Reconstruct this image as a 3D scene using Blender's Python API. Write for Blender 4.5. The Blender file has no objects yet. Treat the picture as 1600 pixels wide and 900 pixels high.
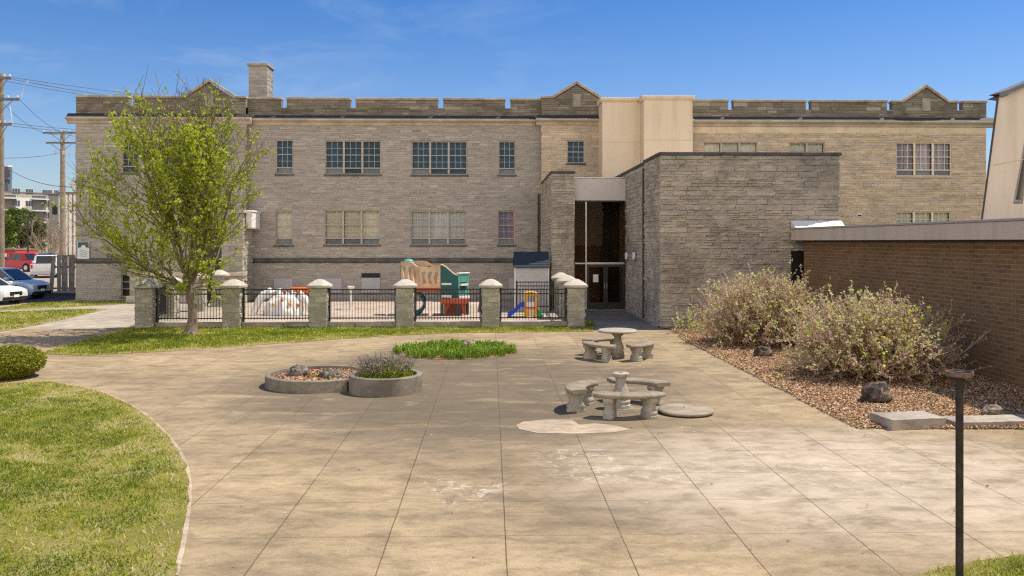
import bpy, bmesh, math, random
from math import sin, cos, tan, atan, pi, radians, sqrt
from mathutils import Vector, Matrix, noise
import numpy as np

S = bpy.context.scene
COL = S.collection
# ------------------------------------------------------------------ camera, world, sun, exposure
F, H, TH, HOR = 1330.0, 3.1, 0.0248, 377.0     # focal length (px of a 1600 wide photo), eye height, yaw, horizon row
cam = bpy.data.cameras.new('camera')
cam.sensor_width = 36.0
cam.lens = F / 1600 * 36
cam.shift_y = -(450 - HOR) / 1600
cam.clip_start = 0.1
cam.clip_end = 6000
camo = bpy.data.objects.new('camera', cam)
COL.objects.link(camo)
camo.location = (0, 0, H)
camo.rotation_euler = (pi / 2, 0, -TH)
S.camera = camo

SUN_EL, SUN_FRONT = radians(61.5), radians(-15)   # sun to the right, a little behind the facade
sv = Vector((cos(SUN_EL) * cos(SUN_FRONT), -cos(SUN_EL) * sin(SUN_FRONT), sin(SUN_EL)))
sl = bpy.data.lights.new('sun', 'SUN')
sl.energy = 4.4
sl.angle = radians(0.5)
sl.color = (1.0, 0.91, 0.77)
so = bpy.data.objects.new('sun', sl)
COL.objects.link(so)
so.rotation_euler = sv.to_track_quat('Z', 'Y').to_euler()
so.location = (20, -4, 40)

w = bpy.data.worlds.new('World')
S.world = w
w.use_nodes = True
nt = w.node_tree
for n in list(nt.nodes):
    nt.nodes.remove(n)
wo = nt.nodes.new('ShaderNodeOutputWorld')
bg = nt.nodes.new('ShaderNodeBackground')
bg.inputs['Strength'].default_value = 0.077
sky = nt.nodes.new('ShaderNodeTexSky')
sky.sky_type = 'NISHITA'
sky.sun_disc = False
sky.sun_elevation = SUN_EL
sky.sun_rotation = radians(75)
sky.altitude = 300
sky.air_density = 1.15
sky.dust_density = 0.7
sky.ozone_density = 2.6
# thin cirrus high on the left: noise stretched along the wind
tc = nt.nodes.new('ShaderNodeTexCoord')
mp = nt.nodes.new('ShaderNodeMapping')
mp.inputs['Rotation'].default_value = (0.0, 0.35, 0.5)
mp.inputs['Scale'].default_value = (2.6, 4.0, 8.0)
nz = nt.nodes.new('ShaderNodeTexNoise')
nz.inputs['Scale'].default_value = 1.6
nz.inputs['Detail'].default_value = 9
nz.inputs['Roughness'].default_value = 0.62
nz.inputs['Distortion'].default_value = 0.7
rp = nt.nodes.new('ShaderNodeValToRGB')
rp.color_ramp.elements[0].position = 0.50
rp.color_ramp.elements[0].color = (0, 0, 0, 1)
rp.color_ramp.elements[1].position = 0.80
rp.color_ramp.elements[1].color = (0.30, 0.30, 0.30, 1)
mx = nt.nodes.new('ShaderNodeMix')
mx.data_type = 'RGBA'
mx.inputs[7].default_value = (7.5, 8.6, 10.0, 1)
tint = nt.nodes.new('ShaderNodeMix')
tint.data_type = 'RGBA'
tint.blend_type = 'MULTIPLY'
tint.inputs[0].default_value = 1.0
tz = nt.nodes.new('ShaderNodeSeparateXYZ'); nt.links.new(tc.outputs['Generated'], tz.inputs[0])
tr_ = nt.nodes.new('ShaderNodeMapRange'); nt.links.new(tz.outputs[2], tr_.inputs[0])
for i_, v_ in enumerate((0.06, 0.30, 0.0, 1.0)): tr_.inputs[i_ + 1].default_value = v_
tcol = nt.nodes.new('ShaderNodeMix'); tcol.data_type = 'RGBA'; nt.links.new(tr_.outputs[0], tcol.inputs[0])
tcol.inputs[6].default_value = (1.0, 1.12, 1.38, 1); tcol.inputs[7].default_value = (0.34, 0.74, 1.28, 1)
nt.links.new(tcol.outputs[2], tint.inputs[7])
nt.links.new(tc.outputs['Generated'], mp.inputs['Vector'])
nt.links.new(mp.outputs['Vector'], nz.inputs['Vector'])
nt.links.new(nz.outputs['Fac'], rp.inputs['Fac'])
cmask = nt.nodes.new('ShaderNodeSeparateXYZ'); nt.links.new(tc.outputs['Generated'], cmask.inputs[0])
cm_ = nt.nodes.new('ShaderNodeMapRange'); cm_.interpolation_type = 'SMOOTHSTEP'
nt.links.new(cmask.outputs[0], cm_.inputs[0])
for i_, v_ in enumerate((0.25, -0.25, 0.12, 1.0)): cm_.inputs[i_ + 1].default_value = v_
cmul = nt.nodes.new('ShaderNodeMath'); cmul.operation = 'MULTIPLY'
nt.links.new(cm_.outputs[0], cmul.inputs[0]); nt.links.new(rp.outputs['Color'], cmul.inputs[1])
nt.links.new(cmul.outputs[0], mx.inputs[0])
nt.links.new(sky.outputs['Color'], tint.inputs[6])
nt.links.new(tint.outputs[2], mx.inputs[6])
# bright cloud added low behind the camera, unseen, to fill the shaded facades
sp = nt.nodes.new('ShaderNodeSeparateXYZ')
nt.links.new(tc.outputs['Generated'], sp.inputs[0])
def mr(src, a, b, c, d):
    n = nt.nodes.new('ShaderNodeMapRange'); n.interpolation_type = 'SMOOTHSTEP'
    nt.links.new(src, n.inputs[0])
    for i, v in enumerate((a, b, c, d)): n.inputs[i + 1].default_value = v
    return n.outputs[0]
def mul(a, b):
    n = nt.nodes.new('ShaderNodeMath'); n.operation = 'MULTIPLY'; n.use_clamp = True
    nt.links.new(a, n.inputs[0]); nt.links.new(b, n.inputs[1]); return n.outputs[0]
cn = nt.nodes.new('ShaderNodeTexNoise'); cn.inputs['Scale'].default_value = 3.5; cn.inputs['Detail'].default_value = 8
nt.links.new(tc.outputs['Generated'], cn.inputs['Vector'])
fill_cloud = mul(mul(mr(sp.outputs[1], -0.02, -0.30, 0, 1), mr(sp.outputs[2], 0.80, 0.50, 0, 1)), mr(cn.outputs['Fac'], 0.30, 0.52, 0.25, 1))
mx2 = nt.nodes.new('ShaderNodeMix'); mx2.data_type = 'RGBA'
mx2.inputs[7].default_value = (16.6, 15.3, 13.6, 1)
nt.links.new(fill_cloud, mx2.inputs[0]); nt.links.new(mx.outputs[2], mx2.inputs[6])
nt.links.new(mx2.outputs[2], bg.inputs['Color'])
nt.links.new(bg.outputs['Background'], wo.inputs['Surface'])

S.view_settings.view_transform = 'Standard'
S.view_settings.look = 'None'
S.view_settings.gamma = 1
S.view_settings.exposure = 0.36
S.view_settings.use_curve_mapping = False
S.render.engine = 'CYCLES'
S.cycles.max_bounces = 6
S.cycles.transparent_max_bounces = 12
S.cycles.use_denoising = False
S.cycles.pixel_filter_type = 'BLACKMAN_HARRIS'
S.cycles.filter_width = 1.25
S.cycles.sample_clamp_indirect = 4.0
S.cycles.caustics_reflective = False
S.cycles.caustics_refractive = False

# ------------------------------------------------------------------ photo -> world helpers
def at(px, Y):
    return Y * tan(atan((px - 800) / F) + TH)
def zat(px, py, Y):
    return H + (HOR - py) / F * (at(px, Y) * sin(TH) + Y * cos(TH))
def G(px, py, z=0.0):
    d = F * (H - z) / (py - HOR)
    cx = d * (px - 800) / F
    return (cx * cos(TH) + d * sin(TH), -cx * sin(TH) + d * cos(TH))

# ------------------------------------------------------------------ materials
M = {}
class NT:
    def __init__(s, name):
        s.m = bpy.data.materials.new(name)
        s.m.use_nodes = True
        s.t = s.m.node_tree
        s.b = s.t.nodes['Principled BSDF']
        s.out = s.t.nodes['Material Output']
        s.co = s.t.nodes.new('ShaderNodeTexCoord').outputs['Object']
        M[name] = s.m
    def node(s, typ, **kw):
        n = s.t.nodes.new(typ)
        for k, v in kw.items():
            setattr(n, k, v)
        return n
    def put(s, sock, v):
        if v is None:
            return
        if isinstance(v, bpy.types.NodeSocket):
            s.t.links.new(v, sock)
        else:
            if sock.type == 'RGBA' and isinstance(v, (tuple, list)) and len(v) == 3:
                v = (*v, 1)
            sock.default_value = v
    def math(s, op, a, b=None, c=None):
        n = s.node('ShaderNodeMath', operation=op)
        s.put(n.inputs[0], a); s.put(n.inputs[1], b)
        if c is not None:
            s.put(n.inputs[2], c)
        return n.outputs[0]
    def map(s, vec, scale=(1, 1, 1), loc=(0, 0, 0), rot=(0, 0, 0)):
        n = s.node('ShaderNodeMapping')
        s.put(n.inputs['Vector'], vec)
        n.inputs['Scale'].default_value = scale
        n.inputs['Location'].default_value = loc
        n.inputs['Rotation'].default_value = rot
        return n.outputs[0]
    def noise(s, scale, detail=4, rough=0.55, vec=None, dist=0.0):
        n = s.node('ShaderNodeTexNoise')
        s.put(n.inputs['Vector'], vec or s.co)
        n.inputs['Scale'].default_value = scale
        n.inputs['Detail'].default_value = detail
        n.inputs['Roughness'].default_value = rough
        n.inputs['Distortion'].default_value = dist
        return n.outputs['Fac']
    def ramp(s, fac, stops):
        n = s.node('ShaderNodeValToRGB')
        r = n.color_ramp
        while len(r.elements) < len(stops):
            r.elements.new(0.5)
        for e, (p, c) in zip(r.elements, stops):
            e.position = p
            e.color = (*c, 1) if isinstance(c, (tuple, list)) else (c, c, c, 1)
        s.put(n.inputs[0], fac)
        return n.outputs[0]
    def mix(s, fac, a, b, mode='MIX'):
        n = s.node('ShaderNodeMix', data_type='RGBA', blend_type=mode)
        s.put(n.inputs[0], fac); s.put(n.inputs[6], a); s.put(n.inputs[7], b)
        return n.outputs[2]
    def attr(s, name):
        return s.node('ShaderNodeAttribute', attribute_name=name).outputs['Fac']
    def bump(s, h, strength=0.3, dist=0.02, prev=None):
        n = s.node('ShaderNodeBump')
        n.inputs['Strength'].default_value = strength
        n.inputs['Distance'].default_value = dist
        s.put(n.inputs['Height'], h)
        if prev is not None:
            s.put(n.inputs['Normal'], prev)
        s.put(s.b.inputs['Normal'], n.outputs[0])
        return n.outputs[0]
    def fin(s, col, rough=0.8, spec=0.35, metal=0.0):
        s.put(s.b.inputs['Base Color'], col)
        s.put(s.b.inputs['Roughness'], rough)
        s.b.inputs['Specular IOR Level'].default_value = spec
        s.b.inputs['Metallic'].default_value = metal
        return s.m

def plain(name, c, rough=0.6, var=0.12, scale=6.0, bump=0.0, spec=0.4, metal=0.0, bscale=None):
    n = NT(name)
    f = n.noise(scale, 5, 0.6)
    lo = tuple(x * (1 - var) for x in c); hi = tuple(min(1, x * (1 + var)) for x in c)
    col = n.ramp(f, [(0.3, lo), (0.7, hi)])
    if bump:
        n.bump(n.noise(bscale or scale * 8, 4, 0.6), bump, 0.01)
    return n.fin(col, rough, spec, metal)

def stone(name, stops, stain=(0.10, 0.09, 0.075), stain_amt=0.5, stain_scale=0.35, fine=0.25, bump=0.6, bd=0.02, stretch=(1, 1, 2.5), mot=0.35, grey=0.5):
    """rock-faced ashlar: tone per block from the mesh, weathering stains and grain on top"""
    n = NT(name)
    c = n.ramp(n.attr('tone'), stops)
    hv = n.math('FRACT', n.math('MULTIPLY', n.attr('tone'), 37.0))
    c = n.mix(n.math('MULTIPLY', n.ramp(hv, [(0.45, 0.0), (0.75, 1.0)]), grey), c, n.mix(1.0, c, (0.86, 0.90, 1.02), 'MULTIPLY'))
    g = n.noise(14, 6, 0.65, n.map(n.co, stretch))
    c = n.mix(fine, c, n.ramp(g, [(0.3, 0.35), (0.7, 1.0)]), 'MULTIPLY')
    g2 = n.noise(1.6, 5, 0.6, n.map(n.co, (1, 1, 3.0)))
    c = n.mix(mot, c, n.ramp(g2, [(0.35, (0.62, 0.60, 0.58)), (0.65, (1.06, 1.02, 0.96))]), 'MULTIPLY')
    st = n.noise(stain_scale, 7, 0.68, None, 0.6)
    f = n.ramp(st, [(0.47, 0.0), (0.66, stain_amt)])
    c = n.mix(f, c, stain)
    h = n.noise(9, 6, 0.7, n.map(n.co, (1, 1, 2.2)))
    n.bump(h, bump, bd)
    return n.fin(c, 0.9, 0.2)

stone('limestone', [(0.0, (0.40, 0.355, 0.305)), (0.3, (0.475, 0.425, 0.37)), (0.65, (0.52, 0.47, 0.41)), (1.0, (0.60, 0.545, 0.475))], (0.32, 0.285, 0.245), 0.5, 0.3)
stone('limestone_warm', [(0.0, (0.62, 0.485, 0.325)), (0.3, (0.72, 0.58, 0.40)), (0.7, (0.77, 0.63, 0.45)), (1.0, (0.82, 0.70, 0.53))], (0.40, 0.345, 0.27), 0.55, 0.5, mot=0.6, grey=0.9)
stone('limestone_dirty', [(0.0, (0.17, 0.145, 0.105)), (0.4, (0.27, 0.23, 0.175)), (0.8, (0.36, 0.31, 0.24)), (1.0, (0.48, 0.42, 0.335))], (0.115, 0.10, 0.075), 0.75, 0.7)
stone('limestone_block', [(0.0, (0.50, 0.44, 0.355)), (0.4, (0.57, 0.50, 0.405)), (0.8, (0.62, 0.55, 0.445)), (1.0, (0.68, 0.60, 0.49))], (0.18, 0.16, 0.135), 0.7, 0.45, 0.3, 0.9, 0.03, mot=0.6)
stone('pier_stone', [(0.0, (0.36, 0.34, 0.26)), (0.5, (0.47, 0.44, 0.35)), (1.0, (0.60, 0.56, 0.46))], (0.25, 0.24, 0.15), 0.5, 1.2, 0.3, 0.9, 0.03)
plain('mortar', (0.43, 0.385, 0.325), 0.95, 0.2, 3)
plain('mortar_warm', (0.56, 0.46, 0.33), 0.95, 0.2, 3)
plain('mortar_dark', (0.22, 0.195, 0.16), 0.95, 0.3, 3)
plain('trim_stone', (0.52, 0.44, 0.34), 0.85, 0.25, 1.3, 0.3)
plain('trim_warm', (0.68, 0.55, 0.38), 0.85, 0.18, 1.3, 0.3)
plain('coping_stone', (0.40, 0.34, 0.265), 0.85, 0.3, 1.7, 0.3)
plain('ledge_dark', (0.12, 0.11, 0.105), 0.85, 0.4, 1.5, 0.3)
plain('coping_dark', (0.095, 0.085, 0.08), 0.8, 0.4, 2.0, 0.3)
plain('cap_stone', (0.46, 0.42, 0.35), 0.9, 0.3, 3.5, 0.6)
def stuccomat(name, c):
    n = NT(name)
    a = n.noise(0.9, 5, 0.6)
    d = n.noise(2.2, 5, 0.65, n.map(n.co, (1, 1, 0.09)))
    col = n.ramp(a, [(0.3, tuple(x * 0.93 for x in c)), (0.7, c)])
    col = n.mix(0.55, col, n.ramp(d, [(0.36, (0.80, 0.78, 0.76)), (0.55, (1, 1, 1))]), 'MULTIPLY')
    n.bump(n.noise(60, 4, 0.6), 0.25, 0.01)
    n.fin(col, 0.9, 0.2)
stuccomat('stucco', (0.82, 0.665, 0.48)); stuccomat('stucco_tower', (0.82, 0.68, 0.525)); stuccomat('roof_trim', (0.64, 0.545, 0.465))
plain('fascia_paint', (0.60, 0.54, 0.49), 0.55, 0.06, 0.7)
plain('white_flashing', (0.80, 0.79, 0.77), 0.5, 0.04, 2)
plain('lead', (0.035, 0.036, 0.045), 0.7, 0.2, 3)
plain('roof_grey', (0.16, 0.16, 0.17), 0.7, 0.2, 4)
plain('dark_trim', (0.05, 0.042, 0.038), 0.6, 0.2, 4)
plain('slot_grey', (0.30, 0.27, 0.25), 0.6, 0.1, 4)
plain('window_paint', (0.47, 0.415, 0.35), 0.6, 0.12, 5)
plain('window_cream', (0.82, 0.70, 0.49), 0.6, 0.08, 5)
plain('bronze', (0.022, 0.019, 0.017), 0.35, 0.2, 5, 0, 0.5)
plain('aluminium', (0.55, 0.53, 0.50), 0.35, 0.08, 5, 0, 0.5, 0.6)
plain('black_iron', (0.012, 0.012, 0.014), 0.42, 0.25, 20, 0, 0.5)
plain('hopper_grey', (0.20, 0.235, 0.27), 0.5, 0.15, 3)
plain('blind_cream', (0.78, 0.75, 0.60), 0.9, 0.1, 3)
plain('blind_teal', (0.010, 0.085, 0.16), 0.9, 0.25, 3)
plain('panel_grey', (0.46, 0.44, 0.45), 0.6, 0.06, 2)
plain('interior_brown', (0.32, 0.19, 0.115), 0.8, 0.35, 5)
plain('interior_dark', (0.03, 0.028, 0.025), 0.9, 0.2, 2)
plain('paper', (0.8, 0.8, 0.78), 0.8, 0.03)
plain('white_plastic', (0.78, 0.77, 0.74), 0.5, 0.05)
plain('downspout', (0.055, 0.045, 0.04), 0.6, 0.3, 8)
plain('bark', (0.20, 0.155, 0.115), 0.95, 0.45, 16, 0.9, 0.2)
plain('twig', (0.23, 0.185, 0.14), 0.95, 0.3, 10, 0.3)
plain('shrub_stem', (0.46, 0.29, 0.20), 0.9, 0.35, 9)
plain('pale_bark', (0.36, 0.29, 0.22), 0.95, 0.25, 6)
plain('weathered_wood', (0.20, 0.18, 0.165), 0.9, 0.4, 4, 0.5)
plain('pole_wood', (0.30, 0.24, 0.175), 0.9, 0.3, 3, 0.4)
plain('wire', (0.10, 0.10, 0.11), 0.6, 0.1)
plain('insulator', (0.72, 0.70, 0.68), 0.3, 0.05)
plain('rust_steel', (0.040, 0.030, 0.024), 0.75, 0.5, 14, 0.4, 0.3)
plain('rust_plate', (0.17, 0.115, 0.09), 0.75, 0.5, 18, 0.4, 0.3)
plain('plastic_tan', (0.60, 0.43, 0.27), 0.45, 0.22, 3.0, 0.15)
plain('plastic_teal', (0.012, 0.095, 0.095), 0.4, 0.22, 3.0, 0.15)
plain('plastic_mint', (0.11, 0.36, 0.30), 0.4, 0.22, 3.0, 0.15)
plain('plastic_red', (0.42, 0.085, 0.04), 0.45, 0.22, 3.0, 0.15)
plain('plastic_orange', (0.70, 0.13, 0.03), 0.45, 0.22, 3.0, 0.15)
plain('plastic_yellow', (0.80, 0.42, 0.04), 0.4, 0.22, 3.0, 0.15)
plain('plastic_blue', (0.015, 0.06, 0.55), 0.35, 0.06)
plain('plastic_green', (0.02, 0.28, 0.13), 0.4, 0.06)
plain('plastic_pink', (0.62, 0.06, 0.10), 0.4, 0.06)
plain('climber_white', (0.78, 0.76, 0.72), 0.6, 0.08, 3, 0.4)
plain('shingle', (0.028, 0.042, 0.062), 0.9, 0.4, 20, 0.5)
plain('siding', (0.55, 0.53, 0.52), 0.6, 0.05)
plain('tyre', (0.015, 0.015, 0.016), 0.9, 0.2)
plain('rim', (0.5, 0.5, 0.52), 0.3, 0.05, 6, 0, 0.5, 0.8)
plain('car_glass', (0.015, 0.022, 0.03), 0.04, 0.1, 6, 0, 0.6)
plain('car_black', (0.018, 0.018, 0.02), 0.5, 0.1)
plain('paint_ice', (0.42, 0.55, 0.72), 0.22, 0.03, 1, 0, 0.6, 0.25)
plain('paint_white', (0.75, 0.75, 0.74), 0.25, 0.03, 1, 0, 0.6)
plain('paint_red', (0.42, 0.008, 0.018), 0.22, 0.06, 1, 0, 0.6)
plain('paint_grey', (0.14, 0.15, 0.17), 0.25, 0.05, 1, 0, 0.6, 0.3)
plain('paint_navy', (0.02, 0.035, 0.10), 0.25, 0.05, 1, 0, 0.6)
plain('lamp_red', (0.60, 0.015, 0.015), 0.25, 0.05)
plain('lamp_clear', (0.7, 0.72, 0.75), 0.15, 0.05)
plain('lamp_amber', (0.7, 0.25, 0.06), 0.25, 0.05)
plain('apt_cream', (0.84, 0.77, 0.67), 0.8, 0.06, 0.3)
plain('apt_brick', (0.50, 0.385, 0.31), 0.9, 0.1, 0.5)
plain('apt_dark', (0.20, 0.175, 0.155), 0.8, 0.1, 0.5)
plain('apt_window', (0.07, 0.075, 0.115), 0.2, 0.2, 0.5)
plain('tower_slate', (0.13, 0.15, 0.19), 0.7, 0.15, 0.3)
plain('red_paint', (0.55, 0.06, 0.03), 0.7, 0.1, 1)
plain('sign_white', (0.70, 0.72, 0.72), 0.5, 0.03)
plain('sign_green', (0.008, 0.13, 0.10), 0.5, 0.08)
plain('sign_grey', (0.25, 0.33, 0.31), 0.5, 0.08)
plain('twig_dark', (0.10, 0.085, 0.03), 0.95, 0.3, 9)
plain('soil', (0.24, 0.14, 0.085), 0.95, 0.35, 8, 0.8)
plain('cable', (0.03, 0.22, 0.17), 0.6, 0.1)

def leafmat(name, stops, trans=0.35, rough=0.55):
    n = NT(name)
    c = n.ramp(n.attr('tone'), stops)
    n.fin(c, rough, 0.35)
    tr = n.node('ShaderNodeBsdfTranslucent')
    n.put(tr.inputs['Color'], c)
    ms = n.node('ShaderNodeMixShader')
    ms.inputs[0].default_value = trans
    n.t.links.new(n.b.outputs[0], ms.inputs[1])
    n.t.links.new(tr.outputs[0], ms.inputs[2])
    n.t.links.new(ms.outputs[0], n.out.inputs['Surface'])
leafmat('leaf_spring', [(0.0, (0.25, 0.32, 0.014)), (0.5, (0.41, 0.49, 0.024)), (1.0, (0.58, 0.62, 0.07))], 0.5)
leafmat('leaf_shrub', [(0.0, (0.52, 0.36, 0.28)), (0.30, (0.70, 0.56, 0.45)), (0.45, (0.60, 0.57, 0.36)), (0.8, (0.62, 0.66, 0.30)), (1.0, (0.60, 0.74, 0.08))], 0.5)
leafmat('leaf_box', [(0.0, (0.10, 0.12, 0.008)), (0.5, (0.24, 0.25, 0.016)), (1.0, (0.42, 0.39, 0.04))], 0.3)
leafmat('leaf_bed', [(0.0, (0.10, 0.18, 0.012)), (0.5, (0.20, 0.33, 0.02)), (0.9, (0.33, 0.46, 0.05)), (1.0, (0.52, 0.52, 0.18))], 0.35)
leafmat('leaf_far', [(0.0, (0.05, 0.075, 0.012)), (0.5, (0.10, 0.15, 0.02)), (1.0, (0.20, 0.25, 0.03))], 0.3)
leafmat('leaf_olive', [(0.0, (0.09, 0.085, 0.025)), (0.5, (0.15, 0.15, 0.04)), (1.0, (0.24, 0.23, 0.07))], 0.3)
leafmat('leaf_lavender', [(0.0, (0.17, 0.13, 0.10)), (0.6, (0.33, 0.275, 0.24)), (1.0, (0.46, 0.40, 0.37))], 0.2)
leafmat('leaf_green', [(0.0, (0.12, 0.17, 0.012)), (1.0, (0.40, 0.46, 0.04))], 0.35)
leafmat('blade', [(0.0, (0.12, 0.18, 0.008)), (0.35, (0.25, 0.315, 0.012)), (0.7, (0.42, 0.43, 0.025)), (0.86, (0.54, 0.48, 0.10)), (1.0, (0.66, 0.53, 0.30))], 0.3)
leafmat('chip', [(0.0, (0.09, 0.052, 0.028)), (0.4, (0.33, 0.195, 0.10)), (0.75, (0.54, 0.345, 0.195)), (1.0, (0.76, 0.58, 0.38))], 0.0, 0.9)
leafmat('chip_red', [(0.0, (0.14, 0.065, 0.04)), (0.5, (0.42, 0.22, 0.13)), (1.0, (0.62, 0.42, 0.28))], 0.0, 0.9)

def grassmat(name):
    n = NT(name)
    a = n.noise(0.5, 6, 0.65)
    b = n.noise(30, 4, 0.7)
    c = n.ramp(a, [(0.32, (0.16, 0.165, 0.03)), (0.5, (0.28, 0.25, 0.07)), (0.68, (0.46, 0.37, 0.21))])
    c = n.mix(0.6, c, n.ramp(b, [(0.3, 0.45), (0.7, 1.15)]), 'MULTIPLY')
    n.bump(b, 0.8, 0.03)
    n.fin(c, 0.95, 0.15)
grassmat('turf')

def glassmat(name, tintc, base_refl=0.06, gcol=(1, 1, 1)):
    n = NT(name)
    tr = n.node('ShaderNodeBsdfTransparent')
    tr.inputs[0].default_value = (*tintc, 1)
    gl = n.node('ShaderNodeBsdfGlossy')
    gl.inputs['Roughness'].default_value = 0.015
    gl.inputs[0].default_value = (*gcol, 1)
    fr = n.node('ShaderNodeFresnel')
    fr.inputs[0].default_value = 1.32
    bn = n.node('ShaderNodeBump')
    bn.inputs['Strength'].default_value = 0.05
    bn.inputs['Distance'].default_value = 0.02
    n.t.links.new(n.noise(1.3, 2), bn.inputs['Height'])
    n.t.links.new(bn.outputs[0], gl.inputs['Normal'])
    ms = n.node('ShaderNodeMixShader')
    n.t.links.new(n.math('ADD', fr.outputs[0], base_refl), ms.inputs[0])
    n.t.links.new(tr.outputs[0], ms.inputs[1])
    n.t.links.new(gl.outputs[0], ms.inputs[2])
    n.t.links.new(ms.outputs[0], n.out.inputs['Surface'])
glassmat('glass', (0.92, 0.92, 0.90), 0.0)
glassmat('glass_dark', (0.70, 0.60, 0.50), 0.0, (0.55, 0.40, 0.29))

def curtain(name, a, b, scale):
    n = NT(name)
    sx = n.noise(scale, 3, 0.6, n.map(n.co, (1, 1, 0.04)))
    n.fin(n.ramp(sx, [(0.35, a), (0.65, b)]), 0.95, 0.1)
curtain('curtain_lilac', (0.22, 0.19, 0.30), (0.72, 0.66, 0.74), 5)
curtain('curtain_bright', (0.12, 0.16, 0.30), (0.42, 0.22, 0.34), 4)
curtain('curtain_drape', (0.50, 0.53, 0.52), (0.80, 0.82, 0.80), 6)

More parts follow.
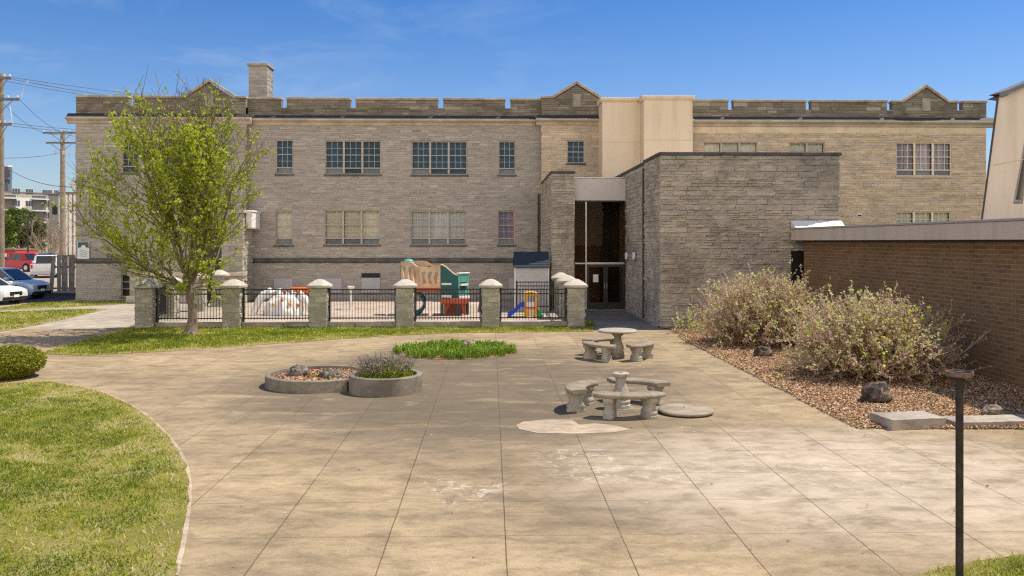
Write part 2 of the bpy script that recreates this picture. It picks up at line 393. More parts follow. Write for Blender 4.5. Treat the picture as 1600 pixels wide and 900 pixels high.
def concrete(name, base, joints=False, stains=True, streak=1.0):
    n = NT(name)
    big = n.noise(0.28, 7, 0.62, n.map(n.co, (0.7, 1.3, 1)), 0.5)
    mid = n.noise(2.2, 6, 0.68, n.map(n.co, (0.7, 1.2, 1)), 0.3)
    fin_ = n.noise(38, 5, 0.7)
    lo = tuple(x * 0.78 for x in base); hi = tuple(x * 1.16 for x in base)
    c = n.ramp(big, [(0.33, lo), (0.52, base), (0.70, hi)])
    c = n.mix(0.55, c, n.ramp(mid, [(0.36, 0.46), (0.58, 1.16)]), 'MULTIPLY')
    sm_ = n.noise(9, 8, 0.74, n.map(n.co, (0.6, 1.25, 1)), 0.5)
    c = n.mix(0.6, c, n.ramp(sm_, [(0.30, 0.58), (0.50, 1.0), (0.72, 1.25)]), 'MULTIPLY')
    fl_ = n.noise(13, 9, 0.8, n.map(n.co, (0.7, 1.3, 1), (5, 9, 0)), 0.4)
    c = n.mix(n.ramp(fl_, [(0.60, 0.0), (0.70, 0.55)]), c, tuple(min(0.8, x * 1.75) for x in base))
    c = n.mix(0.6, c, n.ramp(fin_, [(0.25, 0.5), (0.75, 1.3)]), 'MULTIPLY')
    if joints:
        sp = n.node('ShaderNodeSeparateXYZ')
        n.put(sp.inputs[0], n.co)
        X, Yc = sp.outputs[0], sp.outputs[1]
        wob = n.math('MULTIPLY', n.math('SUBTRACT', n.noise(1.5, 3), 0.5), 0.02)
        def lines(v, off, step, wd):
            u = n.math('DIVIDE', n.math('SUBTRACT', n.math('ADD', v, wob), off), step)
            fr = n.math('ABSOLUTE', n.math('SUBTRACT', u, n.math('ROUND', u)))
            return n.math('SUBTRACT', 1.0, n.math('MULTIPLY', fr, step / wd), None), u
        lx, ux = lines(X, 0.15, 1.22, 0.0095)
        ly, uy = lines(Yc, 13.72, 1.19, 0.009)
        # beyond the cold joint the slabs are three courses deep
        ly3, _ = lines(Yc, 13.72, 3.57, 0.011)
        far = n.math('GREATER_THAN', Yc, 13.9)
        ly = n.math('ADD', n.math('MULTIPLY', ly3, far), n.math('MULTIPLY', ly, n.math('SUBTRACT', 1.0, far)))
        lx = n.math('MULTIPLY', lx, n.math('SUBTRACT', 1.0, n.math('MULTIPLY', far, 0.35)))
        lm = n.math('MAXIMUM', n.math('MULTIPLY', n.math('MAXIMUM', lx, 0.0), 1.0), n.math('MULTIPLY', n.math('MAXIMUM', ly, 0.0), 0.72))
        # each slab was poured apart: its own tint
        vr = n.node('ShaderNodeTexWhiteNoise', noise_dimensions='2D')
        cb = n.node('ShaderNodeCombineXYZ')
        n.put(cb.inputs[0], n.math('FLOOR', ux)); n.put(cb.inputs[1], n.math('FLOOR', uy))
        n.put(vr.inputs['Vector'], cb.outputs[0])
        c = n.mix(0.5, c, n.ramp(vr.outputs['Value'], [(0.0, (0.80, 0.79, 0.77)), (1.0, (1.10, 1.09, 1.08))]), 'MULTIPLY')
        if stains:
            # mildew on the damp middle of the plaza
            def blob(px, py, rx, ry):
                ox, oy = G(px, py)
                a = n.math('DIVIDE', n.math('SUBTRACT', X, ox), rx)
                b = n.math('DIVIDE', n.math('SUBTRACT', Yc, oy), ry)
                d = n.math('SQRT', n.math('ADD', n.math('MULTIPLY', a, a), n.math('MULTIPLY', b, b)))
                return n.math('MAXIMUM', n.math('SUBTRACT', 1.0, d), 0.0)
            dark = n.math('ADD', n.math('MINIMUM', n.math('MULTIPLY', blob(760, 600, 5.6, 7.8), 2.0), 1.0), n.math('MULTIPLY', blob(880, 790, 2.2, 1.9), 0.55))
            dark = n.math('ADD', dark, n.math('MULTIPLY', blob(480, 610, 4.0, 4.5), 0.55))
            dn = n.noise(1.1, 7, 0.72, n.map(n.co, (0.45, 1.5, 1)), 0.6)
            df = n.math('MULTIPLY', dark, n.ramp(dn, [(0.36, 0.22), (0.50, 1.0)]))
            c = n.mix(n.math('MINIMUM', n.math('MULTIPLY', df, 0.9), 0.76), c, (0.110, 0.090, 0.064))
            ln = n.noise(4, 8, 0.78, None, 0.8)
            pale = n.math('ADD', n.math('ADD', blob(720, 765, 0.8, 0.9), blob(905, 715, 0.8, 1.0)), n.math('ADD', blob(985, 742, 1.2, 0.8), n.math('MULTIPLY', blob(1300, 730, 3.2, 2.2), 0.6)))
            pf = n.math('MULTIPLY', n.math('MINIMUM', n.math('MULTIPLY', pale, 1.6), 1.0), n.ramp(ln, [(0.52, 0.0), (0.63, 0.75)]))
            c = n.mix(pf, c, (0.62, 0.56, 0.48))
            wide = n.math('MINIMUM', n.math('MULTIPLY', blob(1330, 740, 4.5, 3.4), 1.1), 0.55)
            c = n.mix(n.math('MULTIPLY', wide, n.ramp(mid, [(0.3, 0.2), (0.6, 1.0)])), c, (0.58, 0.50, 0.40))
        cr = n.node('ShaderNodeTexVoronoi', feature='DISTANCE_TO_EDGE')
        cw_ = n.node('ShaderNodeVectorMath', operation='ADD')
        wn = n.node('ShaderNodeTexNoise'); wn.inputs['Scale'].default_value = 2.2; wn.inputs['Detail'].default_value = 6
        n.put(wn.inputs['Vector'], n.co)
        wsc = n.node('ShaderNodeVectorMath', operation='SCALE'); n.put(wsc.inputs[0], wn.outputs['Color']); wsc.inputs['Scale'].default_value = 0.5
        n.put(cw_.inputs[0], n.co); n.put(cw_.inputs[1], wsc.outputs[0])
        n.put(cr.inputs['Vector'], cw_.outputs[0]); cr.inputs['Scale'].default_value = 0.27
        crf = n.math('MULTIPLY', n.ramp(cr.outputs['Distance'], [(0.0, 0.30), (0.0012, 0.0)]), n.ramp(n.noise(0.35, 2), [(0.52, 0.0), (0.58, 1.0)]))
        c = n.mix(crf, c, (0.10, 0.075, 0.05))
        # small droppings, gum and chips
        vo = n.node('ShaderNodeTexVoronoi', feature='F1')
        n.put(vo.inputs['Vector'], n.co); vo.inputs['Scale'].default_value = 2.3
        sp1 = n.ramp(vo.outputs['Distance'], [(0.035, 0.6), (0.06, 0.0)])
        c = n.mix(n.math('MULTIPLY', sp1, n.math('GREATER_THAN', n.noise(0.9, 2), 0.53)), c, (0.60, 0.54, 0.46))
        vo2 = n.node('ShaderNodeTexVoronoi', feature='F1')
        n.put(vo2.inputs['Vector'], n.map(n.co, (1, 1, 1), (31, 17, 3))); vo2.inputs['Scale'].default_value = 1.3
        c = n.mix(n.ramp(vo2.outputs['Distance'], [(0.016, 0.8), (0.028, 0.0)]), c, (0.05, 0.035, 0.025))
        c = n.mix(n.math('MULTIPLY', lm, n.ramp(n.noise(1.1, 5), [(0.35, 0.45), (0.6, 0.95)])), c, (0.065, 0.045, 0.03))
        h = n.math('SUBTRACT', n.math('MULTIPLY', fin_, 0.35), lm)
        n.bump(h, 0.5, 0.02)
    else:
        n.bump(fin_, 0.35, 0.015)
    n.fin(c, 0.88, 0.25)
concrete('plaza', (0.385, 0.292, 0.178), True)
concrete('walk', (0.44, 0.38, 0.30))
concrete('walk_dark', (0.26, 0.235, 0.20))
concrete('patch', (0.50, 0.40, 0.285))
concrete('lot', (0.42, 0.36, 0.28))
concrete('playfloor', (0.52, 0.42, 0.335))
concrete('kerb_con', (0.40, 0.35, 0.28))
concrete('cast', (0.44, 0.39, 0.325))
concrete('furniture', (0.34, 0.285, 0.21))
concrete('furniture_pale', (0.44, 0.39, 0.32))
concrete('planter_con', (0.265, 0.23, 0.18))
concrete('asphalt', (0.075, 0.075, 0.078))
concrete('far_ground', (0.15, 0.145, 0.10))

def rockmat(name, a, b, c3):
    n = NT(name)
    f = n.noise(5, 8, 0.75, None, 0.8)
    n.bump(n.noise(12, 6, 0.7), 1.0, 0.05)
    n.fin(n.ramp(f, [(0.36, a), (0.5, b), (0.66, c3)]), 0.95, 0.2)
rockmat('rock_dark', (0.025, 0.02, 0.017), (0.13, 0.10, 0.08), (0.36, 0.30, 0.24))
rockmat('rock_pale', (0.10, 0.08, 0.06), (0.35, 0.28, 0.23), (0.62, 0.52, 0.45))
rockmat('rock_grey', (0.03, 0.027, 0.023), (0.18, 0.155, 0.125), (0.46, 0.41, 0.34))

def brickmat(name):
    n = NT(name)
    sp = n.node('ShaderNodeSeparateXYZ'); n.put(sp.inputs[0], n.co)
    cb = n.node('ShaderNodeCombineXYZ')
    n.put(cb.inputs[0], n.math('ADD', sp.outputs[0], sp.outputs[1])); n.put(cb.inputs[1], sp.outputs[2])
    br = n.node('ShaderNodeTexBrick', offset=0.5)
    n.put(br.inputs['Vector'], cb.outputs[0])
    br.inputs['Scale'].default_value = 1.0
    br.inputs['Color1'].default_value = (0.27, 0.160, 0.080, 1)
    br.inputs['Color2'].default_value = (0.165, 0.105, 0.056, 1)
    br.inputs['Mortar'].default_value = (0.37, 0.28, 0.19, 1)
    br.inputs['Mortar Size'].default_value = 0.009
    br.inputs['Mortar Smooth'].default_value = 0.2
    br.inputs['Bias'].default_value = -0.25
    br.inputs['Brick Width'].default_value = 0.30
    br.inputs['Row Height'].default_value = 0.104
    g = n.noise(18, 5, 0.65)
    c = n.mix(0.4, br.outputs['Color'], n.ramp(g, [(0.3, 0.5), (0.7, 1.2)]), 'MULTIPLY')
    g2 = n.noise(0.5, 4)
    c = n.mix(0.4, c, n.ramp(g2, [(0.35, 0.7), (0.65, 1.1)]), 'MULTIPLY')
    n.bump(n.math('ADD', n.math('MULTIPLY', br.outputs['Fac'], -1.0), n.math('MULTIPLY', g, 0.4)), 0.6, 0.012)
    n.fin(c, 0.85, 0.25)
brickmat('brick_brown')

# ------------------------------------------------------------------ mesh builder
WOFF = {}
class MB:
    def __init__(s):
        s.v, s.f, s.t = [], [], []
    def face(s, pts, tone=0.5):
        i = len(s.v)
        s.v.extend([tuple(p) for p in pts])
        s.f.append(tuple(range(i, i + len(pts))))
        s.t.append(tone)
    def box(s, x0, x1, y0, y1, z0, z1, m=None, tone=0.5):
        i = len(s.v)
        p = [(x0, y0, z0), (x1, y0, z0), (x1, y1, z0), (x0, y1, z0), (x0, y0, z1), (x1, y0, z1), (x1, y1, z1), (x0, y1, z1)]
        if m is not None:
            p = [tuple(m @ Vector(q)) for q in p]
        s.v.extend(p)
        for q in ((0, 3, 2, 1), (4, 5, 6, 7), (0, 1, 5, 4), (1, 2, 6, 5), (2, 3, 7, 6), (3, 0, 4, 7)):
            s.f.append(tuple(i + k for k in q)); s.t.append(tone)
    def prism(s, poly, axis, a, b, tone=0.5):
        """polygon (2-D) pushed along an axis ('x','y','z') from a to b"""
        def p3(p, c):
            return {'x': (c, p[0], p[1]), 'y': (p[0], c, p[1]), 'z': (p[0], p[1], c)}[axis]
        i = len(s.v); n = len(poly)
        s.v.extend([p3(p, a) for p in poly]); s.v.extend([p3(p, b) for p in poly])
        s.f.append(tuple(range(i + n - 1, i - 1, -1))); s.t.append(tone)
        s.f.append(tuple(range(i + n, i + 2 * n))); s.t.append(tone)
        for k in range(n):
            l = (k + 1) % n
            s.f.append((i + k, i + l, i + n + l, i + n + k)); s.t.append(tone)
    def tube(s, pts, radii, n=6, cap=True, tone=0.5):
        pts = [Vector(p) for p in pts]
        if not hasattr(radii, '__len__'):
            radii = [radii] * len(pts)
        i0 = len(s.v)
        up = None
        for k, p in enumerate(pts):
            d = (pts[min(k + 1, len(pts) - 1)] - pts[max(k - 1, 0)])
            d = d.normalized() if d.length > 1e-9 else Vector((0, 0, 1))
            if up is None:
                up = Vector((1, 0, 0)) if abs(d.x) < 0.8 else Vector((0, 1, 0))
            a = d.cross(up)
            a = a.normalized() if a.length > 1e-6 else d.orthogonal().normalized()
            b = d.cross(a).normalized()
            up = b.cross(d) if False else up
            for q in range(n):
                t = 2 * pi * q / n
                s.v.append(tuple(p + (a * cos(t) + b * sin(t)) * radii[k]))
        for k in range(len(pts) - 1):
            for q in range(n):
                r = (q + 1) % n
                s.f.append((i0 + k * n + q, i0 + k * n + r, i0 + (k + 1) * n + r, i0 + (k + 1) * n + q)); s.t.append(tone)
        if cap:
            s.f.append(tuple(i0 + q for q in range(n))); s.t.append(tone)
            s.f.append(tuple(i0 + (len(pts) - 1) * n + q for q in range(n - 1, -1, -1))); s.t.append(tone)
    def lathe(s, prof, n=24, c=(0, 0, 0), m=None, flute=0.0, nf=0, tone=0.5):
        i0 = len(s.v)
        for r, z in prof:
            for q in range(n):
                t = 2 * pi * q / n
                rr = r * (1 + (flute * cos(nf * t) if nf else 0))
                p = Vector((c[0] + rr * cos(t), c[1] + rr * sin(t), c[2] + z))
                s.v.append(tuple(m @ p) if m is not None else tuple(p))
        for k in range(len(prof) - 1):
            for q in range(n):
                r = (q + 1) % n
                s.f.append((i0 + k * n + q, i0 + k * n + r, i0 + (k + 1) * n + r, i0 + (k + 1) * n + q)); s.t.append(tone)
        s.f.append(tuple(i0 + q for q in range(n - 1, -1, -1))); s.t.append(tone)
        s.f.append(tuple(i0 + (len(prof) - 1) * n + q for q in range(n))); s.t.append(tone)
    def build(s, name, mat, parent=None, local=False, smooth=False, bevel=0.0, angle=40, recalc=True, seg=1):
        me = bpy.data.meshes.new(name)
        me.from_pydata(s.v, [], s.f)
        if recalc and len(s.f) < 60000:
            bm = bmesh.new(); bm.from_mesh(me)
            bmesh.ops.recalc_face_normals(bm, faces=bm.faces)
            bm.to_mesh(me); bm.free()
        a = me.attributes.new('tone', 'FLOAT', 'FACE')
        a.data.foreach_set('value', np.array(s.t, dtype=np.float32))
        if smooth:
            me.polygons.foreach_set('use_smooth', np.ones(len(me.polygons), dtype=bool))
            try:
                me.set_sharp_from_angle(angle=radians(angle))
            except Exception:
                pass
        me.materials.append(M[mat])
        o = bpy.data.objects.new(name, me)
        COL.objects.link(o)
        off = Vector((0, 0, 0))
        if parent is not None:
            o.parent = parent
            if not local:
                off = -WOFF.get(parent.name, Vector((0, 0, 0)))
        o.location = off
        WOFF[o.name] = Vector((0, 0, 0))
        if bevel:
            md = o.modifiers.new('bevel', 'BEVEL')
            md.width = bevel; md.segments = seg; md.limit_method = 'ANGLE'; md.angle_limit = radians(35)
        return o

def thing(name, label, cat, loc=(0, 0, 0), rz=0.0, group=None):
    o = bpy.data.objects.new(name, None)
    COL.objects.link(o)
    o.location = loc
    o.rotation_euler = (0, 0, rz)
    o.empty_display_size = 0.2
    o['label'] = label; o['category'] = cat
    if group:
        o['group'] = group
    WOFF[o.name] = Vector(loc)
    return o
def tag(o, label, cat, group=None):
    o['label'] = label; o['category'] = cat
    if group:
        o['group'] = group
    return o
def struct(o):
    o['kind'] = 'structure'
    return o
def stuff(o, label, cat):
    o['kind'] = 'stuff'; o['label'] = label; o['category'] = cat
    return o
def copy_tree(o, parent=None):
    c = o.copy(); COL.objects.link(c)
    if parent is not None:
        c.parent = parent
    for ch in o.children:
        copy_tree(ch, c)
    return c

# ------------------------------------------------------------------ rock-faced ashlar
def bump3(U, V, sd, amp):
    a = noise.noise(Vector((U * 2.2, V * 5.0, sd))) * 0.9 + noise.noise(Vector((U * 5.5, V * 11.0, sd + 40))) * 1.15
    return amp * (a + 0.35 + 0.25 * random.uniform(-1, 1))
random.seed(11)
def ashlar(mb, mo, o, u, n, U0, U1, V0, V1, holes=(), hc=(0.13, 0.22), lc=(0.35, 1.2), amp=0.02, cell=0.22, gap=0.006, back=0.02, seed=1, split=0.3, bias=0.0, amp3=False):
    """stones go to mb, the mortar bed behind them to mo; o + U*u + V*z, outward normal n"""
    R = random.Random(seed)
    o, u, n = Vector(o), Vector(u), Vector(n)
    zz = Vector((0, 0, 1))
    def P(U, V, d):
        return o + u * U + zz * V + n * d
    cuts = {V0, V1}
    cuts = sorted(cuts)
    rows = []
    for a, b in zip(cuts, cuts[1:]):
        if b - a < 1e-4:
            continue
        z = a
        while z < b - 1e-5:
            h = R.uniform(*hc)
            if b - z - h < hc[0] * 0.8:
                h = b - z
            rows.append((z, z + h)); z += h
    def stone_(a, b, c, d):
        tone = min(1, max(0, R.gauss(0.5 + bias, 0.23)))
        nx = max(1, int(round((b - a) / cell))); nzv = max(1, int(round((d - c) / cell)))
        e = min(0.012, (d - c) * 0.2)
        us = [a + gap, a + gap + e] + [a + (b - a) * k / nx for k in range(1, nx)] + [b - gap - e, b - gap]
        vs = [c + gap, c + gap + e] + [c + (d - c) * k / nzv for k in range(1, nzv)] + [d - gap - e, d - gap]
        i0 = len(mb.v); nu = len(us); nv = len(vs)
        base = R.uniform(-0.2, 0.45) * amp
        for jv, V in enumerate(vs):
            for ju, U in enumerate(us):
                if ju in (0, nu - 1) or jv in (0, nv - 1):
                    dd = -back
                else:
                    dd = base + bump3(U, V, seed + tone * 9, amp) if amp3 else base + amp * (1.5 * noise.noise(Vector((U * 2.6, V * 5.5, seed * 3.7 + tone * 9))) + 0.5 * R.uniform(-1, 1))
                    dd = max(dd, -back * 0.55)
                mb.v.append(tuple(P(U, V, dd)))
        for jv in range(nv - 1):
            for ju in range(nu - 1):
                q = i0 + jv * nu + ju
                mb.f.append((q, q + 1, q + nu + 1, q + nu)); mb.t.append(tone)
    for c, d in rows:
        cells = []
        iv = [(U0, U1)]
        for a, b, h0, h1 in holes:
            if h1 > c + 1e-4 and h0 < d - 1e-4:
                nw = []
                for s_, e_ in iv:
                    if b <= s_ or a >= e_:
                        nw.append((s_, e_))
                    else:
                        if a > s_: nw.append((s_, a))
                        if b < e_: nw.append((b, e_))
                iv = nw
                aa, bb_ = max(a, U0), min(b, U1)
                if h0 - c > 0.004: cells.append((aa, bb_, c, h0))
                if d - h1 > 0.004: cells.append((aa, bb_, h1, d))
        cells += [(s_, e_, c, d) for s_, e_ in iv]
        for s_, e_, c_, d_ in cells:
            mo.face([P(s_, c_, -back * 0.8), P(e_, c_, -back * 0.8), P(e_, d_, -back * 0.8), P(s_, d_, -back * 0.8)])
            x = s_
            while x < e_ - 1e-5:
                l = R.uniform(*lc)
                if e_ - x - l < lc[0] * 0.7:
                    l = e_ - x
                if R.random() < split and (d_ - c_) > hc[0] * 1.15:
                    mzz = c_ + (d_ - c_) * R.uniform(0.4, 0.6)
                    stone_(x, x + l, c_, mzz)
                    if l > lc[0] * 2:
                        k = x + l * R.uniform(0.35, 0.65)
                        stone_(x, k, mzz, d_); stone_(k, x + l, mzz, d_)
                    else:
                        stone_(x, x + l, mzz, d_)
                else:
                    stone_(x, x + l, c_, d_)
                x += l

# ================================================================== GROUND
def sheet(name, pts, z, mat, z0=None):
    b = MB()
    if z0 is None:
        b.face([(p[0], p[1], z) for p in pts])
    else:
        b.prism([(p[0], p[1]) for p in pts], 'z', z0, z)
    o = b.build(name, mat)
    for p in o.data.polygons:
        pass
    return struct(o)
sheet('ground', [(-2500, -600), (2500, -600), (2500, 4500), (-2500, 4500)], -0.012, 'far_ground')
sheet('parking_lot', [(-170, 40), (-15, 40), (-15, 190), (-170, 190)], -0.006, 'lot')
sheet('plaza', [(-16.5, -6), (16, -6), (16, 29.9), (3.2, 29.9), (3.2, 30.6), (-16.5, 30.6)], 0.0, 'plaza')
sheet('path', [(-40, 18.5), (-16.505, 18.5), (-16.505, 30.6), (-12.0, 30.6), (-12.0, 43.2), (-40, 43.2)], 0.0, 'walk')
sheet('playground_floor', [(-12.0, 30.605), (3.2, 30.605), (3.2, 45.7), (-12.0, 45.7)], 0.0, 'playfloor')
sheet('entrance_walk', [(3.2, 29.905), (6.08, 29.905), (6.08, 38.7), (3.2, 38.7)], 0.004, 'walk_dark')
sheet('concrete_patch', [G(*p) for p in ((806, 665), (818, 659), (850, 656), (893, 656), (905, 664), (930, 662), (962, 665), (984, 671), (960, 676), (900, 678), (840, 677), (812, 671))], 0.005, 'patch')
# parking kerb stones in front of the cars
LAWN = [(80, 597), (135, 607), (180, 622), (222, 645), (255, 675), (277, 702), (290, 730), (294.5, 762), (292, 800), (285, 845), (272, 900)]
lawn_pts = [G(*p) for p in LAWN] + [(-2.75, 5.0), (-2.9, 2.0), (-14, 2.0), (-16, 10)] + [G(-160, 585), G(-20, 600), G(40, 598)]
STRIP = [G(*p) for p in ((62, 553), (130, 556), (200, 553), (320, 545), (420, 538), (520, 531), (620, 524.5), (700, 521), (830, 519), (926, 518), (928, 511), (905, 510), (205, 511), (168, 521), (120, 534), (85, 545))]
LA = [G(*p) for p in ((-120, 545), (0, 519), (60, 508), (110, 497), (166, 483.5), (100, 484), (0, 488), (-120, 492))]
LB = [G(*p) for p in ((-60, 488), (0, 485), (100, 480.5), (205, 474.5), (204, 470), (120, 471), (45, 474), (0, 481))]
RB = [G(*p) for p in ((1415, 905), (1480, 889), (1540, 876), (1600, 866), (1680, 852))] + [(9.5, 8.0), (9.5, 2.0), (3.6, 2.0), (3.2, 7.0)]
def ragged(poly, amp=0.045):
    out = []
    for i in range(len(poly)):
        a_, b_ = Vector(poly[i]), Vector(poly[(i + 1) % len(poly)])
        n = max(1, int((b_ - a_).length / 0.12))
        nr = Vector((-(b_ - a_).y, (b_ - a_).x)).normalized()
        for k in range(n):
            p = a_.lerp(b_, k / n)
            p = p + nr * amp * (noise.noise(Vector((p.x * 1.7, p.y * 1.7, 3))) + 0.7 * noise.noise(Vector((p.x * 6, p.y * 6, 9))))
            out.append((p.x, p.y))
    return out
# smooth the big lawn's curve before roughening it
def smooth_arc(pts, n=5):
    out = []
    for i in range(len(pts) - 1):
        p0, p1, p2, p3 = [Vector(pts[max(0, min(len(pts) - 1, i + d))]) for d in (-1, 0, 1, 2)]
        for k in range(n):
            t = k / n
            out.append(tuple(0.5 * ((2 * p1) + (p2 - p0) * t + (2 * p0 - 5 * p1 + 4 * p2 - p3) * t * t + (3 * p1 - p0 - 3 * p2 + p3) * t ** 3)))
    return out + [tuple(pts[-1])]
lawn_pts = smooth_arc([G(*p) for p in LAWN]) + lawn_pts[len(LAWN):]
lawn_pts, STRIP, LA, LB, RB = [ragged(q) for q in (lawn_pts, STRIP, LA, LB, RB)]
arc_ = smooth_arc([G(*p) for p in LAWN], 8)
b_e = MB()
for (x0_, y0_), (x1_, y1_) in zip(arc_, arc_[1:]):
    d_ = Vector((x1_ - x0_, y1_ - y0_)).normalized(); q_ = Vector((-d_.y, d_.x)) * 0.04
    b_e.face([(x0_ - q_.x * .3, y0_ - q_.y * .3, 0.006), (x1_ - q_.x * .3, y1_ - q_.y * .3, 0.006), (x1_ + q_.x, y1_ + q_.y, 0.006), (x0_ + q_.x, y0_ + q_.y, 0.006)])
struct(b_e.build('plaza_sunlit_edge', 'patch'))  # the slab's sunlit edge, put into the paler colour of this strip
lawns = [lawn_pts, STRIP, LA, LB, RB]
for p in lawns:
    sheet('lawn', p, 0.012, 'turf', -0.004)

def inside(pt, poly):
    x, y = pt; c = False
    for i in range(len(poly)):
        x1, y1 = poly[i]; x2, y2 = poly[i - 1]
        if (y1 > y) != (y2 > y) and x < (x2 - x1) * (y - y1) / (y2 - y1) + x1:
            c = not c
    return c
def inside_np(P, poly):
    x, y = P[:, 0], P[:, 1]
    c = np.zeros(len(P), bool)
    for i in range(len(poly)):
        x1, y1 = poly[i]; x2, y2 = poly[i - 1]
        if y1 == y2: continue
        m = ((y1 > y) != (y2 > y)) & (x < (x2 - x1) * (y - y1) / (y2 - y1) + x1)
        c ^= m
    return c
def tri_mesh(name, A, B, C, tone, mat):
    """n loose triangles in one mesh"""
    n = len(A)
    V = np.empty((n * 3, 3), np.float32); V[0::3] = A; V[1::3] = B; V[2::3] = C
    me = bpy.data.meshes.new(name)
    me.vertices.add(n * 3); me.vertices.foreach_set('co', V.ravel())
    me.loops.add(n * 3); me.loops.foreach_set('vertex_index', np.arange(n * 3, dtype=np.int32))
    me.polygons.add(n); me.polygons.foreach_set('loop_start', np.arange(0, n * 3, 3, dtype=np.int32))
    me.update(calc_edges=True)
    a = me.attributes.new('tone', 'FLOAT', 'FACE'); a.data.foreach_set('value', tone.astype(np.float32))
    me.materials.append(M[mat])
    o = bpy.data.objects.new(name, me); COL.objects.link(o)
    return o
def vnoise(P, s, seed=0):
    """cheap value noise on an integer lattice, bilinear"""
    r = np.random.RandomState(seed); T = r.rand(128, 128)
    q = P * s; i = np.floor(q).astype(int); f = q - i; f = f * f * (3 - 2 * f)
    i0 = i % 128; i1 = (i + 1) % 128
    a = T[i0[:, 0], i0[:, 1]]; b = T[i1[:, 0], i0[:, 1]]; c = T[i0[:, 0], i1[:, 1]]; d = T[i1[:, 0], i1[:, 1]]
    return (a * (1 - f[:, 0]) + b * f[:, 0]) * (1 - f[:, 1]) + (c * (1 - f[:, 0]) + d * f[:, 0]) * f[:, 1]
rs = np.random.RandomState(5)
def grass(poly, count, xr, yr, hmin, hmax, wd):
    P = np.stack([rs.uniform(*xr, count), rs.uniform(*yr, count)], 1)
    P = P[inside_np(P, poly)]
    nz_ = 0.28 * vnoise(P, 0.55, 1) + 0.32 * vnoise(P, 1.7, 2) + 0.40 * vnoise(P, 6.0, 3)
    keep = rs.rand(len(P)) < np.clip(0.35 + 2.4 * (0.72 - nz_), 0.15, 1)
    P, nz_ = P[keep], nz_[keep]
    edge = np.full(len(P), 9.0)
    for i in range(len(poly)):
        a_ = np.array(poly[i - 1]); b_ = np.array(poly[i]); ab = b_ - a_
        t_ = np.clip(((P - a_) @ ab) / max(1e-9, ab @ ab), 0, 1)
        edge = np.minimum(edge, np.linalg.norm(P - (a_ + t_[:, None] * ab), axis=1))
    near = np.clip(1 - edge / (0.22 + 0.45 * vnoise(P, 0.8, 9)), 0, 1)
    tb_ = np.array(G(302, 522)); near = np.maximum(near, np.clip(1.25 - np.linalg.norm((P - tb_) * [0.8, 1.3], axis=1) / 0.62, 0, 1) * 1.5)
    keep = rs.rand(len(P)) > near * 0.62
    P, nz_, near = P[keep], nz_[keep], near[keep]
    n = len(P)
    ang = rs.uniform(0, 2 * pi, n); hh = rs.uniform(hmin, hmax, n)
    dx = np.stack([np.cos(ang), np.sin(ang)], 1) * (wd / 2)
    lean = rs.normal(0, 0.6, (n, 2)) * hh[:, None]
    A = np.concatenate([P - dx, np.full((n, 1), 0.01)], 1)
    B = np.concatenate([P + dx, np.full((n, 1), 0.01)], 1)
    C = np.concatenate([P + lean, (0.01 + hh)[:, None]], 1)
    tone = np.clip((nz_ - 0.5) * 1.8 + 0.36 + 0.40 * near + rs.normal(0, 0.24, n) + 0.5 * (rs.rand(n) < 0.07), 0, 1)
    return A, B, C, tone
gs = [grass(lawn_pts, 330000, (-16, -2.5), (5.5, 19), 0.012, 0.055, 0.016),
      grass(STRIP, 130000, (-16.5, 4), (22.5, 31), 0.035, 0.08, 0.025),
      grass(LA, 40000, (-27, -14), (28, 39.5), 0.035, 0.08, 0.035),
      grass(LB, 22000, (-26, -15), (36, 45), 0.035, 0.08, 0.035),
      grass(RB, 40000, (3, 8), (6, 9.2), 0.03, 0.075, 0.012)]
g = tri_mesh('grass', *[np.concatenate([q[i] for q in gs]) for i in range(4)], 'blade')
stuff(g, 'short patchy green and straw coloured grass of the lawns round the plaza', 'grass')

# mulch bed with loose wood chips
BED = [(6.15, 29.9), (6.15, 13.95), (11.19, 13.75), (11.19, 30.4), (6.15, 30.4)]
bed_poly = [(6.15, 30.42)] + [(6.15 + 0.10 * noise.noise(Vector((0, y * 0.9, 0))) + (0.25 if y > 28 else 0), y) for y in np.linspace(29.8, 14.1, 28)] + [(6.2, 13.95), (11.19, 13.75), (11.19, 30.42)]
sheet('mulch_bed', bed_poly, 0.02, 'soil', -0.003)
def chips(poly, count, xr, yr, zfun, smin, smax):
    P = np.stack([rs.uniform(*xr, count), rs.uniform(*yr, count)], 1)
    P = P[inside_np(P, poly)]
    n = len(P)
    z = zfun(P) + rs.uniform(0.002, 0.028, n)
    L = rs.uniform(smin, smax, n); Wd = L * rs.uniform(0.3, 0.7, n)
    ang = rs.uniform(0, 2 * pi, n); tl = rs.normal(0, 0.4, n)
    d = np.stack([np.cos(ang), np.sin(ang), tl], 1); e = np.stack([-np.sin(ang), np.cos(ang), rs.normal(0, 0.4, n)], 1)
    Cc = np.concatenate([P, z[:, None]], 1)
    A = Cc - d * L[:, None] / 2 - e * Wd[:, None] / 2; B = Cc + d * L[:, None] / 2 - e * Wd[:, None] / 2; C = Cc + e * Wd[:, None] / 2
    return A, B, C, np.clip(rs.normal(0.55, 0.25, n), 0, 1)
big = [(p[0] - (0.12 if p[0] < 6.5 else 0), p[1] - (0.06 if p[1] < 14 else 0)) for p in bed_poly]
lit = [chips([(5.3, 13.2), (6.3, 13.2), (6.3, 30), (5.3, 30)], 900, (5.5, 6.25), (13.4, 29.8), lambda P: 0.0 + 0 * P[:, 0], 0.02, 0.06),
       chips([(-12, 8), (9, 8), (9, 29), (-12, 29)], 420, (-9, 9), (8, 29), lambda P: 0.0 + 0 * P[:, 0], 0.015, 0.05)]
k_ = rs.rand(len(lit[0][0])) < np.clip((lit[0][0][:, 0] - 5.45) / 0.8, 0, 1) ** 2
